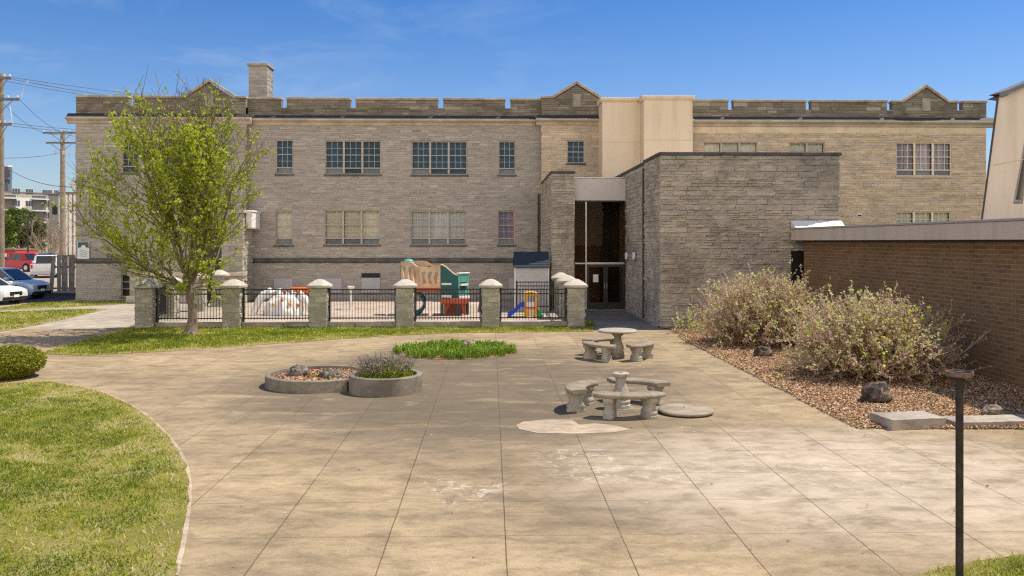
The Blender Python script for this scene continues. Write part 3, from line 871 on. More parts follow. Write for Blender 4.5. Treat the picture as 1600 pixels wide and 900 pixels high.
lit[0] = tuple(q[k_] for q in lit[0])
lit = [np.concatenate([q[i] for q in lit]) for i in range(4)]
stuff(tri_mesh('litter', lit[0], lit[1], lit[2], np.clip(lit[3] - 0.25, 0, 1), 'chip'), 'stray wood chips and dry leaf bits lying on the plaza paving', 'litter')
c = tri_mesh('wood_chips', *chips(big, 190000, (5.8, 11.2), (13.6, 30.4), lambda P: 0.018 + 0 * P[:, 0], 0.022, 0.068), 'chip')
stuff(c, 'loose tan and brown wood chip mulch covering the bed under the shrubs', 'mulch')

# ================================================================== OLD STONE BUILDING
YM, YP = 45.6, 45.2                 # main wall plane, projecting bays
XL, XPR = at(118, YP), at(384, YP)
XC0, XC1 = at(846, YP), at(1083, YP)
XR = at(1541, YM)
ZC = zat(600, 188, YM)              # underside of the parapet
ZT = zat(600, 157, YM)              # top of the parapet wall under its coping
ZS = zat(600, 407, YM)              # string course
bld = thing('stone_building', 'long two storey tan limestone building with notched parapet and gabled bays', 'building', (2, YM, 0))

WINS = []   # (x0,x1,z0,z1,Y,cells,style,blind)
def win(px0, px1, py0, py1, Y, n, style, blind):
    WINS.append((at(px0, Y), at(px1, Y), zat((px0 + px1) / 2, py1, Y), zat((px0 + px1) / 2, py0, Y), Y, n, style, blind))
win(431, 458, 218, 272, YM, 1, 'a', 'blind_teal')
win(508, 595, 219, 272.5, YM, 3, 'a', 'blind_teal')
win(643, 730, 220, 273, YM, 3, 'a', 'blind_teal')
win(779, 805.5, 220, 273, YM, 1, 'a', 'blind_teal')
win(430, 457.5, 329, 383, YM, 1, 'a', 'blind_cream')
win(507, 593.5, 328, 382.5, YM, 3, 'a', 'blind_cream')
win(642, 728.5, 329, 382.5, YM, 3, 'a', 'curtain_drape')
win(778, 804.5, 329, 382.5, YM, 1, 'a', 'curtain_bright')
win(886, 913.5, 219, 255, YP, 1, 'b', 'blind_teal')
win(1099, 1184, 221.5, 275, YM, 3, 'a', 'blind_cream')
win(1233, 1289, 222, 275, YM, 2, 'a', 'blind_cream')
win(1400.5, 1487, 222, 275.5, YM, 3, 'c', 'curtain_lilac')
win(1400, 1486, 330, 384, YM, 3, 'c', 'blind_cream')
win(190, 217, 215, 270, YP, 1, 'a', 'blind_teal')
win(254, 300, 215, 270, YP, 2, 'a', 'blind_teal')
win(338, 365, 316, 372, YP, 1, 'a', 'blind_teal')
win(189, 203, 427, 464, YP, 1, 'd', 'interior_dark')
def holes(Y, x0, x1, exact=False):
    return [(a, b, c, d) for a, b, c, d, y, *_ in WINS if abs(y - Y) < 0.01 and a > x0 and b < x1]

main, mort = MB(), MB()
ashlar(main, mort, (0, YM, 0), (1, 0, 0), (0, -1, 0), XPR, XC0, 0, ZC, holes(YM, XPR, XC0), amp=0.013, hc=(0.085, 0.155), lc=(0.25, 0.85), seed=3)
main.build('wall', 'limestone', bld, recalc=False); mort.build('mortar', 'mortar', bld, recalc=False)
lw, lm = MB(), MB()
ashlar(lw, lm, (0, YP, 0), (1, 0, 0), (0, -1, 0), XL, XPR, 0, ZC, holes(YP, XL, XPR), amp=0.013, hc=(0.085, 0.155), lc=(0.25, 0.85), seed=4)
ashlar(lw, lm, (XPR, YP, 0), (0, 1, 0), (1, 0, 0), 0.0, YM - YP + 0.02, 0, ZC, amp=0.03, seed=5, lc=(0.2, 0.4))
ashlar(lw, lm, (XL, YP + 15, 0), (0, -1, 0), (-1, 0, 0), 0.0, 15, 0, ZC, amp=0.03, seed=6)
lw.build('bay_wall', 'limestone', bld, recalc=False); lm.build('mortar', 'mortar', bld, recalc=False)
cw, cm = MB(), MB()
ashlar(cw, cm, (0, YP, 0), (1, 0, 0), (0, -1, 0), XC0, XC1, 0, ZC, holes(YP, XC0, XC1), amp=0.012, hc=(0.085, 0.155), lc=(0.25, 0.85), seed=7, bias=0.1)
ashlar(cw, cm, (XC0, YM, 0), (0, -1, 0), (-1, 0, 0), -0.02, YM - YP, 0, ZC, amp=0.03, seed=8, lc=(0.2, 0.4))
cw.build('bay_wall', 'limestone_warm', bld, recalc=False); cm.build('mortar', 'mortar_warm', bld, recalc=False)
rw, rm = MB(), MB()
ashlar(rw, rm, (0, YM, 0), (1, 0, 0), (0, -1, 0), XC1, XR, 0, ZC, holes(YM, XC1, XR), amp=0.022, hc=(0.10, 0.20), lc=(0.35, 1.25), cell=0.16, back=0.013, gap=0.004, amp3=True, seed=9)
rw.build('wall', 'limestone_warm', bld, recalc=False); rm.build('mortar', 'mortar_warm', bld, recalc=False)
# closed back, side and roof of the building
sh = MB()
sh.box(XL + 0.1, XR - 0.05, 62, 62.3, 0, ZC)
sh.box(XR - 0.3, XR - 0.05, YM + 0.02, 62, 0, ZC)
sh.box(XL + 0.04, XL + 0.3, YP + 0.03, 62, 0, ZC)
sh.box(XL + 0.04, XR - 0.06, YM + 0.06, 62.3, ZC + 0.05, ZC + 0.3)
sh.box(XL + 0.3, XR - 0.3, YM + 0.7, YM + 0.75, 0, ZC)
sh.build('rear_shell', 'interior_dark', bld)

# parapets: merlons cut by narrow notches, gables over the bays
def parapet(px0, px1, Y, notches, gable, seed, ztop_py, mat='limestone_dirty'):
    x0, x1 = at(px0, Y), at(px1, Y)
    zt = zat((px0 + px1) / 2, ztop_py, Y)
    hs = []
    for q in notches:
        hs.append((at(q - 4.2, Y), at(q + 4.2, Y), zt - 0.46, zt + 1))
    a, b = MB(), MB()
    ashlar(a, b, (0, Y, 0), (1, 0, 0), (0, -1, 0), x0, x1, ZC + 0.1, zt, hs, hc=(0.13, 0.2), amp=0.016, seed=seed)
    # solid behind the stones
    edges = [x0] + [e for h in sorted(hs) for e in h[:2]] + [x1]
    for s_, e_ in zip(edges[0::2], edges[1::2]):
        b.box(s_ + 0.002, e_ - 0.002, Y + 0.017, Y + 0.4, ZC + 0.1, zt)
    b.box(x0 + 0.002, x1 - 0.002, Y + 0.018, Y + 0.401, ZC + 0.1, zt - 0.465)
    cp = MB()
    if gable:
        gx0, gx1, gxa, gya = [at(gable[0], Y), at(gable[1], Y), at(gable[2], Y), zat(gable[2], gable[3], Y)]
        b.prism([(gx0, zt), (gx1, zt), (gxa, gya - 0.06)], 'y', Y + 0.017, Y + 0.4)
        rows = 8
        for k in range(rows):                  # stepped courses inside the gable
            za, zb = zt + (gya - zt) * k / rows, zt + (gya - zt) * (k + 1) / rows
            f = (k + 0.95) / rows
            xa, xb = gx0 + (gxa - gx0) * f, gx1 + (gxa - gx1) * f
            if xb - xa > 0.25:
                ashlar(a, b, (0, Y, 0), (1, 0, 0), (0, -1, 0), xa, xb, za, zb, hc=(0.1, 0.2), amp=0.014, seed=seed + k)
        # small shield panel under the apex
        a.box(gxa - 0.22, gxa + 0.22, Y - 0.035, Y, zt - 0.45, zt + 0.25, tone=1.0)
        for (xa, za), (xb, zb) in (((gx0 - 0.06, zt), (gxa, gya)), ((gxa, gya), (gx1 + 0.06, zt))):
            cp.prism([(xa, za), (xb, zb), (xb, zb + 0.17), (xa, za + 0.17)], 'y', Y - 0.09, Y + 0.46)
        segs = []
        for s_, e_ in zip(edges[0::2], edges[1::2]):
            if s_ < gx0 < e_ or s_ < gx1 < e_:
                if gx0 > s_ + 0.1: segs.append((s_, gx0 - 0.06))
                if e_ > gx1 + 0.1: segs.append((gx1 + 0.06, e_))
            else:
                segs.append((s_, e_))
    else:
        segs = list(zip(edges[0::2], edges[1::2]))
    R = random.Random(seed)
    for s_, e_ in segs:
        x = s_ - 0.03
        while x < e_ + 0.03:
            l = R.uniform(1.2, 1.8)
            if e_ + 0.03 - x - l < 0.6: l = e_ + 0.03 - x
            dz = R.uniform(-0.008, 0.008)
            cp.box(x + 0.004, x + l - 0.004, Y - 0.07, Y + 0.46, zt + 0.0, zt + 0.13 + dz)
            x += l
    for h in hs:
        cp.box(h[0], h[1], Y - 0.03, Y + 0.44, h[2], h[2] + 0.05)
    p = a.build('parapet', mat, bld, recalc=False)
    b.build('parapet_core', 'mortar_dark', p)
    cp.build('coping', 'coping_stone', p, bevel=0.015)
parapet(118.5, 384, YP, [205], (291, 366, 327, 128), 21, 153)
parapet(384, 846, YM, [443.5, 551.5, 688.5, 793.5], None, 22, 156.5)
parapet(846, 940, YP, [], (866, 936, 901, 131.5), 23, 154)
parapet(1078, 1541.5, YM, [1142, 1263.5, 1390.5, 1500.5], (1413, 1480, 1447, 137), 24, 160)
# cornice, frieze and string course
co, ld, fz, sc = MB(), MB(), MB(), MB()
for x0, x1, Y in ((XL - 0.42, XPR + 0.3, YP), (XPR + 0.3, XC0 - 0.3, YM), (XC0 - 0.3, XC1, YP), (XC1, XR + 0.42, YM)):
    co.prism([(Y + 0.02, ZC - 0.30), (Y - 0.06, ZC - 0.26), (Y - 0.10, ZC - 0.16), (Y - 0.30, ZC - 0.05), (Y - 0.32, ZC + 0.03), (Y + 0.02, ZC + 0.07)], 'x', x0, x1)
    ld.prism([(Y - 0.28, ZC + 0.045), (Y - 0.003, ZC + 0.075), (Y - 0.003, ZC + 0.25), (Y - 0.04, ZC + 0.25)], 'x', x0 + 0.05, x1 - 0.05)
co.box(XL - 0.34, XL - 0.03, YP + 0.021, YP + 15, ZC - 0.12, ZC + 0.04)
co.build('cornice', 'trim_stone', bld, bevel=0.01)
ld.build('cornice_flashing', 'lead', bld)
xs = XC1 + 0.01
Rz = random.Random(8)
while xs < XR - 0.2:
    l = min(Rz.uniform(1.1, 2.2), XR - xs)
    fz.box(xs + 0.004, xs + l - 0.004, YM - 0.025, YM + 0.0, ZC - 0.62, ZC - 0.305)
    xs += l
fz.build('frieze', 'trim_warm', bld)
for x0, x1, Y in ((XL - 0.05, XPR + 0.1, YP), (XPR + 0.1, XC0, YM)):
    sc.prism([(Y + 0.01, ZS - 0.14), (Y - 0.05, ZS - 0.12), (Y - 0.14, ZS - 0.02), (Y - 0.14, ZS + 0.05), (Y + 0.01, ZS + 0.15)], 'x', x0, x1)
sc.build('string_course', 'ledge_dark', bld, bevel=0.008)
# chimney
Y0, Y1 = 47.0, 48.3
cx0, cx1, czt = at(388.5, Y0), at(417.5, Y0), zat(402, 103, Y0)
a, b = MB(), MB()
ashlar(a, b, (0, Y0, 0), (1, 0, 0), (0, -1, 0), cx0, cx1, ZC, czt, hc=(0.14, 0.25), lc=(0.3, 0.6), amp=0.012, seed=31)
ashlar(a, b, (cx1, Y0, 0), (0, 1, 0), (1, 0, 0), 0, Y1 - Y0, ZC, czt, hc=(0.14, 0.25), lc=(0.3, 0.6), amp=0.012, seed=32)
b.box(cx0 + 0.02, cx1 - 0.02, Y0 + 0.02, Y1, ZC, czt)
ch = a.build('chimney', 'limestone', bld, recalc=False)
b.build('mortar', 'mortar', ch)
b = MB(); b.box(cx0 - 0.07, cx1 + 0.07, Y0 - 0.07, Y1 + 0.07, czt, czt + 0.16)
b.build('chimney_cap', 'coping_stone', ch, bevel=0.02)

# windows
def window(x0, x1, z0, z1, Y, n, style, blind):
    fm = 'window_cream' if style == 'c' else 'window_paint'
    fr, gl, bl, hps = MB(), MB(), MB(), []
    D = 0.11
    ya, yb = Y + D - 0.05, Y + D + 0.02
    # stone reveal and sill
    rv = MB()
    for (xa, xb, za, zb) in ((x0 - 0.001, x0 + 0.012, z0, z1), (x1 - 0.012, x1 + 0.001, z0, z1), (x0, x1, z1 - 0.012, z1 + 0.001)):
        rv.box(xa, xb, Y - 0.005, Y + D + 0.05, za, zb)
    e = 0.05
    fr.box(x0 + 0.012, x0 + e, ya, yb, z0, z1); fr.box(x1 - e, x1 - 0.012, ya, yb, z0, z1)
    fr.box(x0 + e, x1 - e, ya, yb, z1 - e - 0.02, z1 - 0.012); fr.box(x0 + e, x1 - e, ya, yb, z0, z0 + e)
    mw = 0.10
    cwid = (x1 - x0 - 2 * e - (n - 1) * mw) / n
    hgt = z1 - z0
    R = random.Random(int(x0 * 100))
    for k in range(n):
        xa = x0 + e + k * (cwid + mw); xb = xa + cwid
        if k:
            fr.box(xa - mw, xa, ya - 0.03, yb, z0 + e, z1 - e - 0.02)
        zl = z0 + e; zu = z1 - e - 0.02
        if style == 'b':
            zs = [zl, zl + (zu - zl) * 0.5, zu]
            rails = [(zs[1], 0.045)]; parts = [(zs[0], zs[1], 2), (zs[1], zs[2], 2)]
        elif style == 'd':
            rails = [(zl + (zu - zl) * q, 0.03) for q in (0.33, 0.66)]; parts = []
        else:
            t1, t2 = zl + (zu - zl) * 0.17, zl + (zu - zl) * 0.58
            rails = [(t1, 0.055), (t2, 0.035)]; parts = [(t1, t2, 2), (t2, zu, 2)]
        for z, hh in rails:
            fr.box(xa, xb, ya + 0.004, yb - 0.002, z - hh / 2, z + hh / 2)
        for za, zb, rr in parts:
            for c_ in (1, 2):
                xm = xa + cwid * c_ / 3
                fr.box(xm - 0.010, xm + 0.010, ya + 0.02, yb - 0.012, za, zb)
            for r_ in range(1, rr):
                zm = za + (zb - za) * r_ / rr
                fr.box(xa, xb, ya + 0.022, yb - 0.014, zm - 0.009, zm + 0.009)
        tl = R.uniform(-0.004, 0.004)
        gl.face([(xa, yb - 0.02 - tl, zl), (xb, yb - 0.02 + tl, zl), (xb, yb - 0.02 + tl, zu), (xa, yb - 0.02 - tl, zu)])
        if style in ('a', 'c') and R.random() < 0.85:
            hps.append(MB()); hps[-1].box(xa + 0.02, xb - 0.02, yb + 0.03, yb + 0.04, zl, t1)
        drop = 0.0 if blind != 'blind_cream' else R.choice([0.0, 0.17, 0.30]) * (zu - zl)
        nb = 10
        for q in range(nb):
            a_, b_ = xa + cwid * q / nb, xa + cwid * (q + 1) / nb
            bl.face([(a_, yb + 0.12 + 0.02 * (q % 2), zl + drop), (b_, yb + 0.12 + 0.02 * ((q + 1) % 2), zl + drop), (b_, yb + 0.12 + 0.02 * ((q + 1) % 2), zu), (a_, yb + 0.12 + 0.02 * (q % 2), zu)])
    wnd = fr.build('window', fm, bld)
    gl.build('pane', 'glass', wnd)
    bl.build('curtain' if blind.startswith('curtain') else 'blind', blind, wnd)
    for hb in hps: hb.build('hopper_panel', 'hopper_grey', wnd)
    rv.build('reveal', 'trim_warm' if x0 > XC0 else 'trim_stone', wnd)
    sb = MB(); sb.box(x0 - 0.06, x1 + 0.06, Y - 0.05, Y + D + 0.05, z0 - 0.09, z0 + 0.004)
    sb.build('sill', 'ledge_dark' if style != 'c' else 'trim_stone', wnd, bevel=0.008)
for wn in WINS:
    window(*wn)
# boarded basement openings with a louvre
for px0, px1, py0, lou in ((428, 457.5, 435, 0), (502, 534, 435, 0), (565, 594, 434, 1), (795, 812, 434, 0)):
    b = MB(); b.box(at(px0, YM), at(px1, YM), YM - 0.05, YM + 0.02, 0.35, zat(px0, py0, YM))
    p = b.build('basement_panel', 'panel_grey', bld, bevel=0.01)
    if lou:
        b = MB(); zt_ = zat(px0, 427, YM)
        b.box(at(px0, YM), at(px1, YM), YM - 0.03, YM + 0.02, zat(px0, py0, YM) + 0.01, zt_)
        for q in range(4):
            z = zat(px0, py0, YM) + 0.03 + q * 0.055
            b.box(at(px0, YM), at(px1, YM), YM - 0.06, YM - 0.03, z, z + 0.02)
        b.build('louvre', 'lead', bld)
b = MB()
b.box(at(1338, YM), at(1346.5, YM), YM - 0.05, YM, zat(1342, 339, YM), zat(1342, 333.5, YM))
v = b.build('wall_vent', 'white_plastic', bld, bevel=0.01)
b = MB(); b.box(at(1339.5, YM), at(1345.5, YM), YM - 0.056, YM - 0.051, zat(1342, 338, YM), zat(1342, 335.5, YM)); b.build('grille', 'lead', v)
# downspout beside the middle bay
b = MB()
xd = at(846, YM) - 0.16
b.tube([(xd, YM - 0.12, 0.1), (xd, YM - 0.12, ZC - 3.9)], 0.05, 8)
for z in (1.6, 3.3, 4.2):
    b.box(xd - 0.07, xd + 0.07, YM - 0.18, YM - 0.01, z, z + 0.06)
b.build('downspout', 'downspout', bld)
# stucco stair towers in front of the middle bay
YA, YB_ = 43.7, 42.8
xa0, xa1, xb0, xb1 = at(941, YA), at(1004, YA), at(1006, YB_), at(1082, YB_)
zA, zB = zat(970, 159, YA), zat(1045, 156, YB_)
b = MB()
b.box(xa0, xb0, YA, YP + 0.1, 4.0, zA)
b.box(xb0, xb1, YB_, YP + 0.1, 4.0, zB)
st = b.build('stucco_tower', 'stucco', bld, bevel=0.02)
b = MB()
b.box(xa0 - 0.01, xb0 - 0.003, YA - 0.012, YA - 0.001, zat(970, 222, YA) - 0.012, zat(970, 222, YA) + 0.012)
b.box(xb0 - 0.003, xb1 + 0.004, YB_ - 0.012, YB_ - 0.001, zat(970, 222, YA) - 0.013, zat(970, 222, YA) + 0.013)
b.build('control_joint', 'trim_warm', st)
b = MB()
for (x0, x1, y0, z) in ((xa0, xb0 - 0.14, YA, zA), (xb0, xb1, YB_, zB)):
    b.prism([(y0 - 0.03, z - 0.02), (y0 - 0.13, z + 0.08), (y0 - 0.13, z + 0.20), (y0 + 0.1, z + 0.24), (YP, z + 0.24), (YP, z - 0.02)], 'x', x0 - 0.1, x1 + (0.1 if x1 == xb1 else 0.0))
b.build('coping', 'stucco', st, bevel=0.01)
# porch of rough stone behind the tree
YPO = 43.4
px_l, px_r = at(203, YPO), at(379, YPO)
zpt = zat(300, 333, YPO)
a, b = MB(), MB()
dx0, dx1, dz1 = at(306, YPO), at(346, YPO), zat(320, 368, YPO)
ashlar(a, b, (0, YPO, 0), (1, 0, 0), (0, -1, 0), px_l, px_r, 0, zpt, [(dx0, dx1, -1, dz1)], hc=(0.16, 0.3), lc=(0.3, 0.7), amp=0.03, seed=41)
ashlar(a, b, (px_r, YPO, 0), (0, 1, 0), (1, 0, 0), 0, YP - YPO, 0, zpt, hc=(0.16, 0.3), lc=(0.3, 0.6), amp=0.05, seed=42)
ashlar(a, b, (px_l, YP, 0), (0, -1, 0), (-1, 0, 0), 0, YP - YPO, 0, zpt, hc=(0.16, 0.3), lc=(0.3, 0.6), amp=0.05, seed=43)
b.box(px_l + 0.03, px_r - 0.03, YPO + 0.5, YP - 0.02, zpt - 0.3, zpt)
b.box(dx0 - 0.3, dx1 + 0.3, YPO + 0.9, YPO + 0.95, 0, zpt - 0.3)
po = a.build('porch', 'pier_stone', bld, recalc=False)
b.build('mortar', 'mortar', po)
b = MB()
b.box(px_l - 0.12, px_r + 0.12, YPO - 0.12, YP, zpt, zpt + 0.16)
b.build('roof_slab', 'trim_stone', po, bevel=0.02); b = MB(); b.box(px_l - 0.15, dx0 - 0.02, YPO - 0.15, YPO + 0.3, 0, 0.35); b.build('plinth', 'trim_stone', po, bevel=0.02); b = MB()
b.box(dx1 + 0.02, px_r + 0.15, YPO - 0.15, YPO + 0.3, 0, 0.35); b.build('plinth', 'trim_stone', po, bevel=0.02); b = MB()
zl_ = zat(300, 428, YPO)
b.box(px_l - 0.1, dx0 - 0.02, YPO - 0.1, YPO + 0.1, zl_ - 0.1, zl_ + 0.1); b.build('ledge', 'trim_stone', po, bevel=0.02); b = MB()
b.box(dx1 + 0.02, px_r + 0.1, YPO - 0.1, YPO + 0.1, zl_ - 0.1, zl_ + 0.1)
b.build('ledge', 'trim_stone', po, bevel=0.02)
b = MB(); b.box(px_r + 0.05, px_r + 0.36, YPO + 0.4, YP + 0.1, zat(390, 357, YPO), zat(390, 331, YPO)); b.box(px_r + 0.04, px_r + 0.40, YPO + 0.36, YP + 0.12, zat(390, 331, YPO), zat(390, 328, YPO))
b.build('porch_cornice_block', 'white_flashing', po, bevel=0.02)
b = MB(); b.box(dx0, dx1, YPO + 0.35, YPO + 0.4, 0, dz1); b.build('door', 'bronze', po)

# sign and floodlight on the left bay
sx0, sx1, sz0, sz1 = at(122, YP), at(140.5, YP), zat(130, 404.5, YP), zat(130, 377.5, YP)
sg = thing('sign', 'small white and green sign on the stone wall beside the plank fence', 'sign', ((sx0 + sx1) / 2, YP - 0.06, sz0))
b = MB(); b.box(sx0, sx1, YP - 0.08, YP - 0.045, sz0, sz1); b.build('board', 'sign_white', sg, bevel=0.005)
sxm, szh, sw = (sx0 + sx1) / 2, sz1 - sz0, sx1 - sx0
b = MB()
b.prism([(sx0 + 0.03, sz1 - 0.03), (sx1 - 0.03, sz1 - 0.03), (sx1 - 0.03, sz1 - szh * 0.36), (sxm + sw * 0.24, sz1 - szh * 0.34), (sxm + sw * 0.12, sz1 - szh * 0.20), (sxm - sw * 0.12, sz1 - szh * 0.20), (sxm - sw * 0.24, sz1 - szh * 0.34), (sx0 + 0.03, sz1 - szh * 0.36)], 'y', YP - 0.086, YP - 0.083)
b.build('green_band', 'sign_green', sg)
b = MB()
for q in range(4):
    zq = sz0 + szh * (0.12 + 0.11 * q)
    b.prism([(sxm - sw * 0.30, zq + szh * 0.06), (sxm + sw * 0.30, zq - szh * 0.03), (sxm + sw * 0.30, zq + szh * 0.005), (sxm - sw * 0.30, zq + szh * 0.095)], 'y', YP - 0.086, YP - 0.083)
b.build('swoosh', 'sign_grey', sg)
fx, fzz = at(120, YP), zat(120, 290, YP)
fl = thing('floodlight', 'small metal floodlight on the left corner of the stone building', 'floodlight', (fx, YP - 0.1, fzz))
b = MB(); b.prism([(fx - 0.18, fzz + 0.0), (fx + 0.14, fzz + 0.0), (fx + 0.14, fzz + 0.12), (fx - 0.02, fzz + 0.26), (fx - 0.12, fzz + 0.20)], 'y', YP - 0.42, YP - 0.12); b.build('housing', 'aluminium', fl, bevel=0.02)
b = MB(); b.box(fx - 0.14, fx + 0.12, YP - 0.38, YP - 0.15, fzz - 0.1, fzz - 0.002); b.build('lens', 'paper', fl)
b = MB(); b.tube([(fx - 0.02, YP - 0.14, fzz + 0.02), (fx - 0.02, YP + 0.0, fzz - 0.15)], 0.03, 6); b.build('bracket', 'black_iron', fl)

# ================================================================== ENTRANCE BLOCK
ent = thing('entrance_block', 'grey stained rock faced stone entrance block with tall glass doors', 'building', (6.1, 30.5, 0))
XB, YB, ZB = 6.1, 30.5, zat(1170, 243, 30.5)
XB1 = at(1312, YB)
YG = 38.4
a, b = MB(), MB()
kw = dict(hc=(0.09, 0.22), lc=(0.3, 1.1), cell=0.06, gap=0.002, back=0.012, amp3=True)
ashlar(a, b, (0, YB, 0), (1, 0, 0), (0, -1, 0), XB, XB1, 0, ZB, [(10.85, 11.35, -1, 2.75)], amp=0.036, seed=51, **kw)
yj = 33.75
ashlar(a, b, (XB, YB, 0), (0, -1, 0), (-1, 0, 0), -(yj - YB - 0.05), 0, 0, ZB, amp=0.03, seed=52, **kw)
ashlar(a, b, (XB, YB, 0), (0, -1, 0), (-1, 0, 0), -(44.9 - YB), -(yj - YB + 0.05), 0, ZB - 0.06, amp=0.03, seed=53, **kw)
b.box(XB + 0.03, XB1 - 0.03, 44.0, 44.9, 0, ZB)
b.box(XB1 - 0.2, XB1 - 0.01, YB + 0.03, 44.9, 0, ZB)
b.box(XB + 0.06, XB + 0.2, yj - 0.3, yj + 0.3, 0, ZB - 0.05)
b.box(XB + 0.05, XB1 - 0.21, YB + 0.3, 44.0, ZB - 0.4, ZB - 0.1)
ew = a.build('wall', 'limestone_block', ent, recalc=False)
b.build('mortar', 'mortar', ew, recalc=False)
cp = MB()
R = random.Random(77)
x = XB - 0.05
while x < XB1 + 0.05:
    l = min(1.28, XB1 + 0.06 - x)
    cp.box(x + 0.006, x + l - 0.006, YB - 0.06, YB + 0.35, ZB, ZB + 0.12); x += l
for (y0, y1, dz) in ((YB + 0.36, yj - 0.03, 0), (yj + 0.04, 36.5, -0.06), (36.51, 44.9, -0.06)):
    cp.box(XB - 0.06, XB + 0.35, y0, y1, ZB + dz, ZB + dz + 0.12)
cp.build('coping', 'coping_dark', ent, bevel=0.012)
# left flank of the entrance
px0, px1, yp0 = at(862, 38.0), at(897.5, 38.0), 38.0
ZP = zat(880, 271, yp0)
a, b = MB(), MB()
ashlar(a, b, (0, yp0, 0), (1, 0, 0), (0, -1, 0), px0, px1, 0, ZP, amp=0.028, seed=54, **kw)
ashlar(a, b, (px0, yp0, 0), (0, -1, 0), (-1, 0, 0), -(45.1 - yp0), 0, 0, ZP, amp=0.03, seed=55, **kw)
ashlar(a, b, (px1, yp0, 0), (0, 1, 0), (1, 0, 0), 0, 6.5, 0, ZP, amp=0.02, seed=56, **kw)
b.box(px0 + 0.03, px1 - 0.03, yp0 + 0.03, 45.1, ZP - 0.2, ZP - 0.002)
fw = a.build('flank_wall', 'limestone_block', ent, recalc=False)
b.build('mortar', 'mortar', fw, recalc=False)
b = MB(); b.box(px0 - 0.05, px1 + 0.05, yp0 - 0.05, 45.1, ZP, ZP + 0.11); b.build('coping', 'coping_dark', ent, bevel=0.012)
# fascia above the glass, with the roof behind it
zf0, zf1 = zat(937, 313.5, YG), zat(937, 279, YG)
b = MB(); b.box(px1 + 0.012, XB - 0.012, YG - 0.1, 44.5, zf0, zf1); b.build('fascia', 'fascia_paint', ent, bevel=0.01)
b = MB(); b.box(px1 + 0.012, XB - 0.04, YG - 0.13, 44.5, zf1 + 0.001, zf1 + 0.05); b.build('fascia_trim', 'aluminium', ent)
# glazed screen
zt_, xm = zat(937, 411.5, YG), at(915.5, YG)
b = MB()
for (xa, xb, za, zb, d) in ((px1 + 0.012, px1 + 0.06, 0.0, zf0, 0.05), (XB - 0.07, XB - 0.02, 0, zf0, 0.05), (px1 + 0.06, XB - 0.07, zf0 - 0.06, zf0 - 0.001, 0.05)):
    b.box(xa, xb, YG - d, YG + d, za, zb)
scr = b.build('glass_screen', 'bronze', ent)
b = MB(); b.box(xm - 0.028, xm + 0.028, YG - 0.07, YG + 0.05, 0, zf0 - 0.06); b.box(px1 + 0.06, xm - 0.028, YG - 0.06, YG + 0.05, zt_ - 0.03, zt_ + 0.03); b.box(xm + 0.028, XB - 0.07, YG - 0.06, YG + 0.05, zt_ - 0.04, zt_ + 0.05)
b.build('mullion', 'aluminium', scr)
b = MB()
for (xa, xb, za, zb) in ((px1 + 0.06, xm - 0.028, zt_ + 0.03, zf0 - 0.06), (xm + 0.028, XB - 0.07, zt_ + 0.05, zf0 - 0.06), (px1 + 0.06, xm - 0.028, 0.05, zt_ - 0.03)):
    b.face([(xa, YG, za), (xb, YG, za), (xb, YG, zb), (xa, YG, zb)])
b.build('pane', 'glass_dark', scr)
xd0, xd1 = xm + 0.04, XB - 0.075
xdm = (xd0 + xd1) / 2
for k, (xa, xb) in enumerate(((xd0, xdm - 0.005), (xdm + 0.005, xd1))):
    b = MB()
    b.box(xa, xa + 0.09, YG - 0.045, YG + 0.02, 0.02, zt_ - 0.045); b.box(xb - 0.09, xb, YG - 0.045, YG + 0.02, 0.02, zt_ - 0.045)
    b.box(xa + 0.09, xb - 0.09, YG - 0.045, YG + 0.02, zt_ - 0.16, zt_ - 0.045); b.box(xa + 0.09, xb - 0.09, YG - 0.045, YG + 0.02, 0.02, 0.34)
    d = b.build('door', 'bronze', ent)
    b = MB(); b.face([(xa + 0.09, YG - 0.012, 0.34), (xb - 0.09, YG - 0.012, 0.34), (xb - 0.09, YG - 0.012, zt_ - 0.16), (xa + 0.09, YG - 0.012, zt_ - 0.16)]); b.build('pane', 'glass_dark', d)
    hx = xb - 0.05 if k == 0 else xa + 0.05
    b = MB(); b.tube([(hx, YG - 0.05, 0.95), (hx, YG - 0.11, 0.97), (hx, YG - 0.11, 1.18), (hx, YG - 0.05, 1.2)], 0.014, 6); b.build('handle', 'aluminium', d)
    if k == 0:
        b = MB(); b.box(xa + 0.28, xa + 0.52, YG - 0.02, YG - 0.016, 1.25, 1.6); b.build('notice', 'paper', d)
b = MB(); b.box(xm - 0.02, XB - 0.02, YG - 0.35, YG + 0.3, 0.004, 0.03); b.build('threshold', 'kerb_con', ent)
# lobby seen through the glass
b = MB()
b.box(px1 + 0.03, px1 + 0.06, YG + 0.4, 44.2, 0.01, zf0); b.box(px1 + 0.06, XB - 0.1, 42.6, 42.7, 0.01, zf0)
b.build('lobby_wall', 'interior_brown', ent)
b = MB(); b.box(px1 + 0.06, XB - 0.1, YG + 0.2, 42.6, 0.006, 0.012); b.box(at(945, YG), XB - 0.1, YG + 1.6, YG + 1.7, 0.012, zf0); b.build('lobby_partition', 'interior_dark', ent)
b = MB()
for px in (962, 971):
    xq = at(px, YG + 1.5); b.box(xq - 0.05, xq + 0.05, YG + 1.55, YG + 1.58, 2.35, 2.75)
b.build('lobby_picture', 'apt_window', ent)
